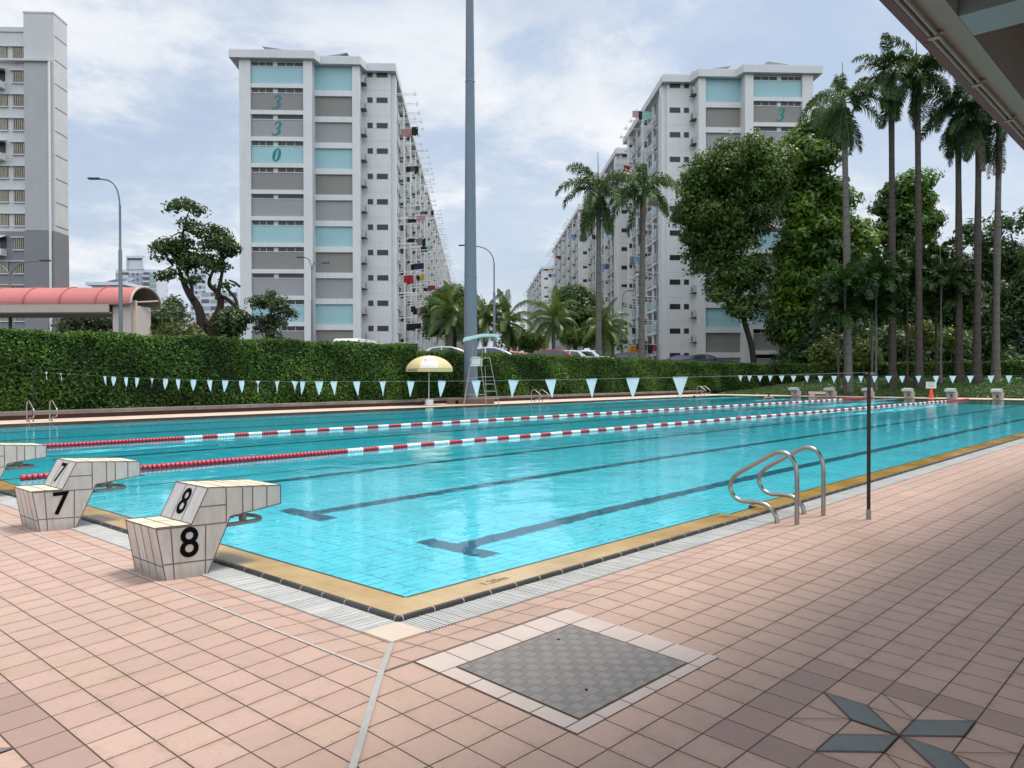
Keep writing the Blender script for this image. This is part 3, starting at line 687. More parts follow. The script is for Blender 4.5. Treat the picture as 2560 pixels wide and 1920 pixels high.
# ------------------------------------------------------------------ lane ropes
M['rred'] = pm('red float plastic', (.46, .022, .035), .35, .12, 5); M['rwhite'] = pm('white float plastic', (.74, .76, .74), .35, .06, 5)
def lane_rope(p0, p1, red_near, period, label):
    p0, p1 = Vector(p0), Vector(p1); L = (p1 - p0).length; ang = math.atan2(p1.y - p0.y, p1.x - p0.x)
    th = thing('lane_rope', label, 'lane rope', p0, ang, 'floating lane ropes')
    m = MB(); m.tube([(0, 0, .012), (L, 0, .012)], .006, 6); m.build('cable', M['darkmetal'], th)
    A, B = MB(), MB(); x = .25; pitch = .074
    while x < L - .2:
        red = x < red_near or x > L - 4.8 or ((x - red_near) / period) % 1 > .5
        if not (.55 < x < .62 or .8 < x < .9):
            q = A if red else B; q.lathe([(.020, x), (.042, x + .004), (.046, x + .016), (.046, x + .050), (.042, x + .062), (.020, x + .066)], (0, math.sin(x * .9) * .015, .012), 9, 'x')
        x += pitch
    tag(A.build('red_float', M['rred'], th, True), kind='stuff'); tag(B.build('white_float', M['rwhite'], th, True), kind='stuff')
lane_rope((-.02, 8.80, 0), (LX, 7.85, 0), 5.75, .755, 'nearer red and white floating lane rope, running out behind the 7 block')
lane_rope((-.02, 14.42, 0), (LX, 13.35, 0), 5.2, .80, 'farther red and white floating lane rope, nearer to the hedge')

# ------------------------------------------------------------------ far side furniture
M['wood'] = pm('weathered grey timber', (.17, .145, .125), .8, .3, 1.5, streak=.2); M['riser'] = pm('red brown riser', (.075, .03, .022), .7, .25, 2)
def planter(x0, x1, y, label):
    th = thing('planter_edge', label, 'planter', ((x0 + x1) / 2, y, 0), 0, 'timber planter edges under the hedge'); a, b = x0 - (x0 + x1) / 2, x1 - (x0 + x1) / 2
    m = MB(); m.box(a, b, .14, .30, 0, .155); m.build('riser', M['riser'], th)
    m = MB(); x = a
    while x < b: m.box(x + .004, min(x + 2.4, b) - .004, 0, .36, .155, .285); m.box(x + .004, min(x + 2.4, b) - .004, .37, .85, .155, .285); x += 2.4
    m.build('plank', M['wood'], th, bevel=.008)
planter(-8, 23.3, 26.30, 'long weathered grey timber planter edge below the left hedge')
planter(23.36, 53, 27.05, 'timber planter edge set further back, from the umbrella to the far corner')

M['hedge'] = leafmat('hedge leaves', (.009, .025, .004), (.041, .097, .014), (.125, .22, .034), .16, .45, .5, .2)
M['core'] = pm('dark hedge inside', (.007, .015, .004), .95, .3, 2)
def hedge(label, x0, x1, yf, yb, zt, leaf, dens, axis='x', name='hedge'):
    """clipped hedge; runs along x (front faces -y) or along y (front faces -x)"""
    th = thing(name, label, 'hedge', ((x0 + x1) / 2, yf, 0) if axis == 'x' else (yf, (x0 + x1) / 2, 0), 0, 'clipped green hedges round the pool')
    L, mid = x1 - x0, (x0 + x1) / 2; z0 = .2
    def ztop(u): return zt[0] + (zt[1] - zt[0]) * (u - x0) / L + .05 * np.sin(u * 1.7) + .035 * np.sin(u * 4.3 + 1)
    nf = int(L * (zt[0] - z0) * dens); nt = int(L * (yb - yf) * dens * .8); ns = int((zt[0] - z0) * (yb - yf) * dens)
    u = x0 + L * rng.random(nf); w = z0 + (ztop(u) - z0) * rng.random(nf) ** .95
    bul = .07 * np.sin(u * 1.3 + w * 2) + .03 * np.sin(u * 3.7 - w * 3.1) + .06 * (rng.random(nf) - .5)
    F = np.stack([u, yf + bul + rng.random(nf) ** 1.3 * .26 - .06, w], 1); FN = np.tile([[0, -1., .55]], (nf, 1))
    u2 = x0 + L * rng.random(nt); v2 = yf + (yb - yf) * rng.random(nt)
    T = np.stack([u2, v2, ztop(u2) + rng.normal(0, .045, nt) + .10 * (rng.random(nt) > .97) * rng.random(nt)], 1); TN = np.tile([[0, -.25, 1.]], (nt, 1))
    s = rng.random(ns * 2) < .5; E = np.stack([np.where(s, x0, x1) + rng.normal(0, .05, ns * 2), yf + (yb - yf) * rng.random(ns * 2), z0 + (zt[0] - z0 - .05) * rng.random(ns * 2)], 1); EN = np.stack([np.where(s, -1., 1.), np.zeros(ns * 2), np.full(ns * 2, .4)], 1)
    C = np.concatenate([F, T, E]); Nn = np.concatenate([FN, TN, EN])
    if axis == 'y':
        C = C[:, [1, 0, 2]]; Nn = Nn[:, [1, 0, 2]]
    leaves('foliage', C, Nn, leaf, M['hedge'], th, .6, .75, tuple(th.location))
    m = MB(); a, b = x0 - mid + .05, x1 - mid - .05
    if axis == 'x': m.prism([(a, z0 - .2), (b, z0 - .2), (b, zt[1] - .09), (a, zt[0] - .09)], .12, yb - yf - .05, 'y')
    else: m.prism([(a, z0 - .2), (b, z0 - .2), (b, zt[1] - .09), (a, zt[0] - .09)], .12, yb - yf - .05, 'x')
    m.build('dark_core', M['core'], th)  # near-black filler box, its colour stands in for shadow between the leaves
    return th
hedge('tall clipped green hedge running in from the left, behind the nearest flags', -8, 23.2, 26.95, 28.3, (3.06, 2.98), .118, 720)
hedge('clipped green hedge behind the lifeguard chair, stretching to the far corner', 23.5, 60, 27.75, 29.1, (2.74, 2.42), .125, 620)
hedge('dark low hedge under the palms along the far end', -14, 27.4, 66.2, 67.6, (2.35, 2.45), .20, 230, 'y')
hedge('shadowy hedge closing the far left corner behind the lawn', 60.3, 66, 27.0, 28.4, (2.42, 2.4), .19, 190)

# umbrella
M['uy'] = pm('pale yellow canopy cloth', (.56, .45, .22), .75, .08, 3); M['uw'] = pm('white canopy cloth', (.62, .58, .53), .75, .06, 3); M['ug'] = pm('grey lettering', (.18, .16, .17), .8)
UX, UY = 23.15, 25.9
th = thing('umbrella', 'yellow and white beach umbrella on a white drum base at the pool edge', 'umbrella', (UX, UY, .004))
m = MB(); tilt = Vector((.0, 0, 1))
def up(a, u):                                           # dome: u 0 top .. 1 rim
    r = 1.22 * sin(u * 1.22) / sin(1.22); z = 1.86 + .62 * (cos(u * 1.22) - cos(1.22)) / (1 - cos(1.22)); return Vector((r * cos(a), r * sin(a), z))
a0 = math.atan2(CAM.y - UY, CAM.x - UX) - pi / 8
for k in range(8):
    m.k = 0 if k % 2 else 1
    for i in range(8):
        for j in range(4):
            def q(ii, jj):
                a = a0 + (k + jj / 4) * pi / 4; sag = 1 - .05 * sin(pi * jj / 4) * (ii / 8); p = up(a, ii / 8); return Vector((p.x * sag, p.y * sag, p.z))
            m.quad(q(i, j), q(i + 1, j), q(i + 1, j + 1), q(i, j + 1))
m.build('canopy', [M['uy'], M['uw']], th, True)
m = MB()
for k in range(8):
    m.k = 0 if k % 2 else 1
    m.k = 0 if k % 4 != 2 else 1
    for j in range(4):
        pts = []
        for jj in (j, j + 1):
            a = a0 + (k + jj / 4) * pi / 4; sag = 1 - .05 * sin(pi * jj / 4); p = up(a, 1); pts.append(Vector((p.x * sag, p.y * sag, p.z)))
        m.quad(pts[0], pts[1], pts[1] * 1.005 - Vector((0, 0, .20)), pts[0] * 1.005 - Vector((0, 0, .20)))
m.build('valance', [M['uy'], M['uw']], th, True)
m = MB(); ac = a0 + pi / 8; c0 = up(ac, .62) * 1.0; nn = Vector((cos(ac) * .75, sin(ac) * .75, .66)); xa = Vector((-sin(ac), cos(ac), 0)); ya = nn.normalized().cross(xa)
o = Vector((c0.x * .97, c0.y * .97, c0.z)) + nn * .04
stroke(m, [(-.20, -.05), (-.17, .02), (-.22, .07)], [.012, .022, .008], o, xa, ya, .02); stroke(m, [(-.25, -.02), (-.18, .0), (-.13, .05)], [.008, .02, .006], o, xa, ya, .022); stroke(m, [(-.17, .0), (-.13, -.05)], [.014, .006], o, xa, ya, .021)
for i in range(7): stroke(m, [(-.08 + i * .042, -.035), (-.07 + i * .042, .0), (-.055 + i * .042, -.03)], [.007, .01, .007], o, xa, ya, .02)
for i in range(6): stroke(m, [(-.12 + i * .05, .13), (-.095 + i * .05, .13)], [.005, .005], o, xa, ya, .012)
m.build('logo', M['ug'], th)
m = MB()
for i in range(11):
    a = a0 - pi / 8 - .26 + i * .052; p = up(a, 1) * 1.0
    xx = Vector((-sin(a), cos(a), 0)); b = Vector((p.x, p.y, p.z - .15)) * 1.0; b.x *= .985; b.y *= .985
    m.quad(b - xx * .022, b + xx * .022, b + xx * .022 + Vector((0, 0, .085)), b - xx * .022 + Vector((0, 0, .085)))
m.v = m.v; m.build('lettering', M['ug'], th)
m = MB(); m.tube([(-.02, .02, .25), (0, 0, 2.50)], .021, 10); m.build('pole', M['white'], th, True)
m = MB(); m.lathe([(.21, 0), (.21, .26), (.19, .285)], seg=20); m.build('base', M['white'], th, True)
m = MB()
for k in range(8): m.tube([(0, 0, 2.15), tuple(up(a0 + k * pi / 4, .62) - Vector((0, 0, .03)))], .006, 5)
m.build('rib', M['grip'], th)

# floodlight mast
MD = 43.3; mp = at(1177, MD, .0)
th = thing('floodlight_mast', 'tall tapering grey floodlight mast rising out of the top of the picture', 'floodlight mast', mp)
gm = pm('mast grey paint', (.135, .165, .20), .5, .06, .6, streak=.12)
m = MB(); m.tube([(0, 0, 0), (0, 0, 12), (0, 0, 24), (0, 0, 32)], [.40, .30, .195, .15], 12); m.build('mast', gm, th, True)
m = MB()
for z, r in ((17.45, .262), (6.9, .348)): m.lathe([(r, z - .02), (r + .012, z), (r, z + .02)], seg=12)
m.build('joint_ring', gm, th); m = MB(); m.box(-1.6, 1.6, -.1, .1, 31.6, 31.8); m.box(-1.6, 1.6, -.1, .1, 32.6, 32.8); m.build('crossbar', gm, th)
for i in range(6):
    m = MB(); m.box(-.25, .25, -.5, -.1, -.25, .25); m.build('floodlight', M['darkmetal'], th, bevel=.04, loc=(-1.4 + (i % 3) * 1.4, 0, 31.7 + (i // 3) * 1.0))

# low brown platform, lifeguard chair
pp = at(1178, 41.6, .004); th = thing('platform', 'low brown timber platform at the foot of the grey mast', 'platform', pp, YAW - pi / 2)
m = MB(); m.box(-1.25, 1.2, -.5, .5, 0, .26); m.build('deck', pm('brown boards', (.15, .085, .062), .8, .25, 2), th, bevel=.012)
m = MB(); m.lathe([(.09, -.506), (.09, -.50)], (-.72, 0, .10), 12, 'y'); m.build('hole', M['black'], th)

LD = 40.6; lp = at(1207, LD, .004)
th = thing('lifeguard_chair', 'high steel lifeguard chair with ladder and pale canopy in front of the hedge', 'lifeguard chair', lp, YAW - pi / 2 + R(8))
st = M['steel']; h = 1.98
def tub(m, *a, **k): m.tube(smooth_path(a[0], 5) if len(a[0]) > 2 else a[0], a[1], 8)
m = MB()
for y in (-.1,):
    tub(m, [(.16, -.42, 0.02), (.13, -.40, .10), (-.12, -.30, h * .98), (-.14, -.27, h + .34), (-.18, -.2, h + .40), (-.52, -.2, h + .36), (-.60, -.2, h + .30), (-.66, -.2, h)], .022)
    tub(m, [(.80, -.42, 0.02), (.76, -.40, .10), (.40, -.30, h), (.34, -.27, h + .36), (.28, -.2, h + .40), (.0, -.1, h + .38)], .022)
    for z in (.30, .68, 1.04, 1.40): 
        f = z / h; x0 = .13 - .25 * f; m.tube([(x0, -.40 + .1 * f, z), (x0 + .63 - .10 * f, -.40 + .1 * f, z)], .017, 8)
m.build('ladder', st, th, True)
for xx, yy in ((-.98, -.35), (-.95, .55), (.25, .55)):
    m = MB(); m.tube([(xx, yy, 0), (xx * .66 - .02, yy * .45, h)], .021, 8); m.build('leg', st, th, True)
m = MB(); m.tube([(-.86, -.28, 1.30), (.02, -.32, 1.42)], .017, 8); m.tube([(-.93, .5, .5), (.24, .5, .5)], .017, 8); m.tube([(-.8, .4, 1.2), (.1, .3, 1.2)], .017, 8); m.build('brace', st, th, True)
m = MB(); m.box(-.62, -.02, -.25, .25, h - .03, h + .03); m.build('seat', M['white'], th, bevel=.02)
m = MB(); m.prism([(-.60, h + .05), (-.02, h + .05), (.02, h + .30), (-.1, h + .46), (-.55, h + .46), (-.62, h + .3)], .22, .27, 'y'); m.build('backrest', M['white'], th, bevel=.02)
m = MB()
tub(m, [(-.60, .1, h), (-.50, .1, h + .8), (-.42, .1, h + 1.40), (-.30, .1, h + 1.56)], .018); tub(m, [(-.02, .1, h), (.0, .1, h + .9), (.02, .1, h + 1.42), (.12, .1, h + 1.56), (.5, .1, h + 1.56)], .018)
m.build('canopy_post', st, th, True)
m = MB(); prof = [(-.98, h + 1.34), (-.96, h + 1.42), (-.2, h + 1.58), (-.05, h + 1.61), (.62, h + 1.60), (.76, h + 1.52), (.80, h + 1.28), (.72, h + 1.29), (.68, h + 1.40), (.58, h + 1.47), (-.05, h + 1.46), (-.92, h + 1.24), (-1.0, h + 1.22)]
m.prism(prof, -.42, .45, 'y'); m.build('canopy', pm('pale sea green fibreglass', (.50, .63, .63), .5, .06, 2), th, bevel=.015)

# cone with notice board, kickboard bench
cp = (51.6, 10.35, .006); th = thing('traffic_cone', 'orange cone carrying a white notice board at the far pool end', 'cone', cp)
orr = pm('orange plastic', (.72, .07, .03), .5); m = MB(); m.lathe([(.17, .03), (.15, .08), (.055, .62)], seg=14); m.build('body', orr, th, True)
m = MB(); m.box(-.24, .24, -.24, .24, 0, .03); m.build('base', orr, th, bevel=.01)
m = MB(); m.box(-.012, .012, -.30, .30, .60, 1.02); m.build('board', M['white'], th)
m = MB()
for i, (w, z) in enumerate(((.2, .95), (.16, .88), (.22, .80), (.18, .73))): m.box(-.0155, -.0135, -w, w, z - .012, z + .012)
m.build('lettering', M['ug'], th)
th = thing('bench', 'long low pale bench between the first two far starting blocks', 'bench', (52.2, 17.5, .006), pi / 2)
m = MB(); m.box(-.85, .85, -.25, .25, .12, .30); m.build('seat', M['cream'], th, bevel=.02)
for sx in (-.6, .6):
    m = MB(); m.box(sx - .2, sx + .2, -.22, .22, 0, .12); m.build('leg', M['cream'], th)

# ------------------------------------------------------------------ grandstand roof overhead
th = thing('grandstand_roof', 'dark grandstand roof with red brown edge and pipes overhanging the deck at upper right', 'roof', (20, -6, -.3))
def gb(name, mb, mat, **k):
    mb.v = [(x - 20, y + 6, z + .3) for x, y, z in mb.v]; return mb.build(name, mat, th, **k)
X0, X1, ZB = -16., 60., 4.0
m = MB(); m.box(X0, 3.24, -2.302, -2.232, ZB - .012, 4.40); m.box(3.255, X1, -2.302, -2.232, ZB - .012, 4.40); gb('fascia', m, pm('red brown fascia', (.13, .032, .026), .6, .15, 1.5, streak=.2))
pipe = pm('beige pipe', (.34, .30, .24), .5, .1, 3)
for y in (-2.322, -2.368):
    m = MB(); m.tube([(X0, y, ZB - .012), (X1, y, ZB - .012)], .0125, 8); gb('pipe', m, pipe, smooth=True)
x = -15.2
while x < 58:
    m = MB(); m.box(x, x + .03, -2.405, -2.305, ZB - .006, ZB + .012); m.box(x - .01, x + .04, -2.385, -2.305, ZB - .032, ZB - .026); gb('pipe_clip', m, pipe); x += 1.31 * (1 if x > 20 else 1)
m = MB(); m.box(X0, X1, -2.545, -2.305, ZB + .016, 4.75); gb('edge_beam', m, pm('beige painted beam', (.30, .275, .24), .7, .08, .8, streak=.15))
for i in range(-4, 14):
    a = 2.985 + 4.3 * i; m = MB(); m.box(a, a + .435, -8.2, -2.548, ZB + .016, 4.74); gb('cross_beam', m, pm('blue grey beam', (.28, .36, .38), .7, .07, .8))
m = MB(); m.box(X0, X1, -8.2, -2.236, 4.78, 4.95); gb('soffit', m, pm('grey soffit', (.15, .158, .165), .8, .1, .6))
for i in (-3, -1, 1, 3, 5, 8, 11):
    a = 2.985 + 4.3 * i; m = MB(); m.box(a, a + .43, -8.1, -7.7, -.6, 4.012); gb('column', m, M['white'])

# ------------------------------------------------------------------ swimmers
SK = pm('skin', (.45, .25, .17), .5, .1, 9)
def person(label, loc, rz, hair, skin=SK, lift=0.):
    th = thing('person', label, 'person', loc, rz, 'swimmers in the pool')
    V = [(-.62, 0, -.34), (-.35, 0, -.25), (-.05, 0, -.16), (.13, 0, -.07), (.20, 0, .015), (.245, 0, .09), (.275, 0, .165)]; RD = [.135, .125, .145, .075, .062, .092, .078]; Ed = [(i, i + 1) for i in range(6)]
    def chain(root, pts, rads):
        p = root
        for q, r in zip(pts, rads): V.append(q); RD.append(r); Ed.append((p, len(V) - 1)); p = len(V) - 1
        return p
    for s in (-1, 1):
        w = chain(2, [(.06, s * .17, -.12), (.30, s * .30, -.16), (.52, s * .20, -.13), (.60, s * .17, -.12)], [.066, .046, .033, .030])
        hnd = chain(w, [(.66, s * .15, -.12)], [.028])
        for k, (dy, ln) in enumerate(((-.035, .08), (-.012, .09), (.012, .085), (.034, .065))): chain(hnd, [(.69, s * .15 + dy, -.118), (.70 + ln, s * .15 + dy * 1.5, -.13)], [.010, .008])
        chain(w, [(.645, s * .15 - s * .045, -.11), (.69, s * .15 - s * .065, -.115)], [.011, .009])
        chain(0, [(-.72, s * .10, -.38), (-1.05, s * .22, -.46), (-1.42, s * .16, -.50), (-1.55, s * .17, -.55)], [.095, .062, .042, .030])
    me = bpy.data.meshes.new('body'); me.from_pydata(V, Ed, []); me.materials.append(skin); o = mesh_obj('body', me, th)
    sk = o.modifiers.new('skin', 'SKIN'); sk.use_smooth_shade = True
    lay = me.skin_vertices[0] if me.skin_vertices else None
    if lay is None:
        bm = bmesh.new(); bm.from_mesh(me); bm.verts.layers.skin.verify(); bm.to_mesh(me); bm.free(); lay = me.skin_vertices[0]
    for i, r in enumerate(RD): lay.data[i].radius = (r, r); lay.data[i].use_root = (i == 0)
    sub = o.modifiers.new('sub', 'SUBSURF'); sub.levels = sub.render_levels = 2
    m = MB(); m.lathe([(.02, .105), (.07, .085), (.098, .04), (.104, 0.), (.095, -.045)], (.245, 0, .125), 14); m.build('hair', hair, th, True)
    m = MB(); m.lathe([(.011, 0), (.016, .012), (.006, .028)], (.335, 0, .085), 8, 'x'); m.build('nose', skin, th, True)
    for s in (-1, 1):
        m = MB(); m.lathe([(.004, .0), (.018, .006), (.016, .016), (.004, .02)], (.322, s * .036, .118), 8, 'x'); m.build('goggle', M['black'], th, True)
        m = MB(); m.lathe([(.006, -.01), (.022, 0), (.006, .012)], (.255, s * .096, .095), 8, 'y'); m.build('ear', skin, th, True)
    m = MB(); m.box(.327, .333, -.024, .024, .042, .050); m.build('mouth', pm('lips', (.25, .09, .08), .5), th)
    return th
hair = pm('black hair', (.012, .010, .009), .5); ang = lambda: math.atan2(CAM.y - 15, CAM.x - 40)
person('swimmer with bare shoulders and black hair in front of the leftmost far block', (44.5, 17.9, .17), R(215), hair)
person('swimmer with only a dark head showing near the hedge side', (43.2, 22.3, -.07), R(190), hair)
person('swimmer with a red cap low in the churned water left of the cone', (47.2, 11.7, -.10), R(170), pm('red swim cap', (.30, .06, .05), .4))

# ------------------------------------------------------------------ apartment blocks
UR = UA - pi / 2                                         # local x = to the right, local y = away
M['wall'] = pm('white rendered wall', (.64, .635, .625), .7, .05, .25, streak=.28)
M['wall2'] = pm('pale grey rendered wall', (.50, .51, .53), .7, .05, .25, streak=.2)
M['taupe'] = pm('taupe panel', (.235, .222, .205), .7, .05, .3, streak=.12); M['pgrey'] = pm('grey panel', (.30, .30, .305), .7, .05, .3, streak=.12)
M['cyan'] = pm('pale blue panel', (.31, .50, .53), .65, .05, .3, streak=.12); M['teal'] = pm('teal numerals', (.0, .19, .19), .6)
M['dark'] = pm('dark opening', (.015, .016, .02), .35, .2, 1); M['glass'] = pm('dark window glass', (.030, .034, .040), .4, .3, .4, spec=.25); M['roofw'] = pm('white roof edge', (.60, .60, .595), .7, .05, .3, streak=.2)
M['tint'] = [pm('pale green spandrel', (.42, .52, .52), .6), pm('grey spandrel', (.40, .39, .40), .6), pm('pale blue spandrel', (.36, .50, .55), .6)]
M['ac'] = pm('air conditioner casing', (.44, .44, .42), .5, .1, 2); M['pole'] = pm('white laundry rod', (.62, .62, .60), .5); M['solar'] = pm('solar panel', (.04, .045, .06), .2)
FH = 2.8

def glyph3(mb, o, s, mat_xa=(1, 0, 0)):
    sh = lambda pts: [((x + .22 * y) * s, y * s) for x, y in pts]; xa, ya = Vector(mat_xa), Vector((0, 0, 1))
    stroke(mb, sh([(-.26, .36), (-.14, .54), (.08, .57), (.22, .36), (.12, .12), (-.08, .02)]), [w * s for w in (.075, .05, .08, .125, .07, .03)], o, xa, ya, .03)
    stroke(mb, sh([(-.08, .03), (.14, -.02), (.24, -.24), (.12, -.50), (-.12, -.59), (-.30, -.50), (-.31, -.42)]), [w * s for w in (.03, .075, .135, .085, .045, .08, .075)], o, xa, ya, .034)
def glyph0(mb, o, s):
    pts, wd = [], []
    for a in np.linspace(0, 2 * pi, 17):
        x, y = .235 * cos(a), .56 * sin(a); pts.append(((x + .22 * y) * s, y * s)); wd.append((.035 + .105 * abs(cos(a)) ** 1.3) * s)
    stroke(mb, pts, wd, o, Vector((1, 0, 0)), Vector((0, 0, 1)), .03)

def apartment(label, loc, m_, L, full, digits=(), group='long white apartment blocks behind the car park', sign=None):
    th = thing('apartment_block', label, 'apartment block', loc, UR, group)
    def X(a, b): return (min(m_ * a, m_ * b), max(m_ * a, m_ * b))
    ZR = 34.05; ZU = 33.25
    w = MB()
    def wb(s0, s1, t0, t1, z0, z1): a, b = X(s0, s1); w.box(a, b, t0, t1, z0, z1)
    wb(0, 3.2, 0, L, 0, ZU); wb(3.2, 8.1, -1.6, L, 0, ZU); wb(8.1, 14.5, -3., L, 0, ZU)
    wb(3.12, 3.93, -2.0, -1.55, 0, ZU + .01); wb(7.93, 8.86, -3.35, -1.5, 0, ZU + .01); wb(14.36, 15.55, -3.35, L - .02, 0, ZU + .01)
    wb(3.12, 3.25, -1.6, -.0, 0, ZU)
    for k in range(-1, 12):
        zc = 30.55 - FH * (11 - k); 
        if zc + .22 < 0: continue
        wb(8.84, 14.38, -3.3, -2.95, max(0, zc - .22), zc + .22); wb(3.91, 7.95, -1.95, -1.55, max(0, zc - .55), zc + .05)
    w.build('wall', M['wall'], th)
    r = MB()
    pol = [(-.62, L + .8), (-.62, -.7), (2.55, -.7), (2.95, -2.45), (7.2, -2.45), (7.6, -3.85), (16.45, -3.85), (16.45, L + .8)]
    r.prism([(m_ * s, t_) for s, t_ in pol], ZU + .02, ZR, 'z'); r.prism([(m_ * (s + (.06 if s < 9 else -.06)), t_ + (.06 if t_ < 9 else -.06)) for s, t_ in pol], ZR + .001, ZR + .10, 'z')
    r.build('roof', M['roofw'], th)
    cols = (M['cyan'], M['taupe'], M['pgrey'])
    if full:
        for k in range(12):
            zc = 30.55 - FH * (11 - k); mt = cols[(11 - k) % 3]; lo = max(.02, zc + .22)
            q = MB(); a, b = X(8.88, 14.34); q.box(a, b, -3.06, -2.98, lo, zc + 2.08); o = q.build('panel', mt, th)
            q = MB()
            for (s0, s1) in ((8.95, 11.6), (12.1, 14.28)):
                a, b = X(s0, s1); q.box(a, b, -3.03, -2.99, zc + 2.14, zc + 2.54)
                q.k = 1; q.box(a, b, -3.12, -2.97, zc + 2.06, zc + 2.13)
                if k % 3 != 0:
                    for f in (.33, .66): c_ = a + (b - a) * f; q.box(c_ - .025, c_ + .025, -3.05, -2.98, zc + 2.13, zc + 2.54)
                q.k = 0
            q.build('vent_slot', [M['dark'], M['wall']], th)
            q = MB(); a, b = X(3.95, 7.92); q.box(a, b, -1.68, -1.58, max(.02, zc + .05), zc + 2.25 if k < 11 else ZU - .02); q.build('panel', mt, th)
            zw = zc + 2.55 - (.0)
            for (s0, s1) in ((.34, 1.56), (1.98, 2.56)):
                q = MB(); a, b = X(s0, s1); q.box(a, b, -.02, .05, zw - .30, zw + .29); q.k = 1
                for i in range(1, 4): q.box(a + .02, b - .02, -.035, -.021, zw - .30 + i * .145, zw - .28 + i * .145)
                q.box((a + b) / 2 - .02, (a + b) / 2 + .02, -.036, -.022, zw - .28, zw + .27)
                q.build('window', [M['dark'], M['darkmetal']], th)
            a, b = X(.1, 3.1); [MB().box(a, b, -.012, .0, zw - e, zw - e + .03).build('groove', M['wall2'], th) for e in (.345, 1.75)]
            q = MB(); a, b = X(2.72, 3.12); q.box(a, b, -1.15, -.35, zc + 1.28, zc + 2.05); a, b = X(2.55, 3.12); q.k = 1; q.box(a, b, -1.25, -.25, zc + 1.14, zc + 1.21); q.k = 0
            q.k = 1; a, b = X(2.70, 2.72); q.box(a, b, -.95, -.5, zc + 1.4, zc + 1.85); q.build('air_conditioner', [M['ac'], M['darkmetal']], th)
        for (g, k, f) in digits:
            zc = 30.55 - FH * (11 - k) + 1.15; xx = m_ * 11.61 + (f - .5) * 5.46; q = MB()
            (glyph3 if g == '3' else glyph0)(q, Vector((xx, -3.06, zc)), 1.18); q.build('numeral', M['teal'], th)
        if sign:
            q = MB(); q.box(m_ * 12.1 - .5, m_ * 12.1 + 1.0, -3.22, -3.07, 6.55, 7.35); q.k = 1; q.box(m_ * 12.1 - 1.1, m_ * 12.1 + 1.4, -3.3, -3.07, 6.28, 6.40); q.build('number_sign', [M['dark'], M['black']], th)
            q = MB(); put_text(q, sign, .85, (m_ * 12.1 + .2, -3.22, 6.95), (1, 0, 0), (0, 0, 1), .01, .01); q.build('sign_text', pm('cream lettering', (.60, .52, .30), .6), th)
        for i, (s, t_) in enumerate(((5.9, -.4), (12.1, -1.9), (9.6, -.8), (4.6, 1.1))):
            q = MB(); a, b = X(s - 1.3, s + 1.3); q.add([(a, t_ - .6, ZR + (.95 if i % 2 else .60)), (b, t_ - .6, ZR + (.60 if i % 2 else 1.0)), (b, t_ + 1., ZR + (.85 if i % 2 else 1.25)), (a, t_ + 1., ZR + (1.2 if i % 2 else .85))], [(0, 1, 2, 3)])
            q.box(a + .2, a + .26, t_ - .8, t_ - .74, ZR + .1, ZR + .4); q.box(b - .26, b - .2, t_ + .74, t_ + .8, ZR + .1, ZR + .9); q.build('solar_panel', M['solar'], th)
    else:
        for k in range(12):
            zw = 30.55 - FH * (11 - k) + 2.55; q = MB(); a, b = X(.34, 1.56); q.box(a, b, -.02, .05, zw - .3, zw + .29); q.build('window', M['dark'], th)
    # long facade
    bay = 3.25; nb = max(1, int((L - .6) / bay)); nwin = npole = 0; WS, PS, SP, PI_ = MB(), MB(), [MB(), MB(), MB()], MB()
    pil = MB()
    for i in range(nb + 1):
        t0 = .35 + i * bay; big = i % 3 == 0; a, b = X(-.13 if not big else -.5, .0); pil.box(a, b, t0, t0 + (.32 if not big else 1.3), 0, ZU)
        if i % 3 == 0 and i:
            for k in range(12):
                zq = 30.55 - FH * (11 - k) + 1.5; q = MB(); a4, b4 = X(-.43, -.06)
                if zq > .6: q.box(a4, b4, t0 - .03, t0 + .02, zq - .30, zq + .35); q.build('yard_window', M['dark'], th)
        if i % 2: PI_.tube([(m_ * -.16, t0 + .6, 0), (m_ * -.16, t0 + .6, ZU - .2)], .07, 6)
    pil.build('pilaster', M['wall'], th); PI_.build('drain_pipe', M['taupe'], th, True)
    for i in range(nb):
        t0 = .35 + i * bay + (1.35 if i % 3 == 0 else .4); t1 = .35 + (i + 1) * bay - .08
        for k in range(12):
            zf = 30.55 - FH * (11 - k) + .1
            if zf < -.5: continue
            zf = max(zf, .05); v = random.random(); q = MB(); a, b = X(-.035, .02)
            if v < .8:
                q.box(a, b, t0, t1 - .6, zf + .95, zf + 2.25); q.k = 1; a2, b2 = X(-.06, .0)
                q.box(a2, b2, (t0 + t1 - .6) / 2 - .03, (t0 + t1 - .6) / 2 + .03, zf + .93, zf + 2.27); q.box(a2, b2, t0 - .03, t1 - .57, zf + 2.25, zf + 2.31); q.k = 0
            else: q.box(a, b, t0 + .2, t1 - .3, zf + 1.2, zf + 2.2)
            a3, b3 = X(-.20, .0); q.k = 1; q.box(a3, b3, t0 - .05, t1, zf + 2.33, zf + 2.40)
            if nwin < 100 and i < 9: mesh_obj('facade_window', q.mesh('facade_window', [M['glass'], M['wall']]), th); nwin += 1
            else: n0 = len(WS.v); WS.v += q.v; WS.f += [tuple(n0 + j for j in f) for f in q.f]; WS.mi += q.mi
            a, b = X(-.10, .0); ti = (i * 2 + k // 2) % 3
            if i < 8: MB().box(a, b, t0, t1 - .02, zf + .05, zf + .90).build('spandrel', M['tint'][ti], th)
            else: SP[ti].box(a, b, t0, t1 - .02, zf + .05, zf + .90)
    if WS.v: WS.k = 1; tag(WS.build('facade_window', [M['glass'], M['wall']], th), kind='stuff')
    for q, mt in zip(SP, M['tint']):
        if q.v: tag(q.build('spandrel', mt, th), kind='stuff')
    pm_ = MB(); d_ = m_ * -1.0
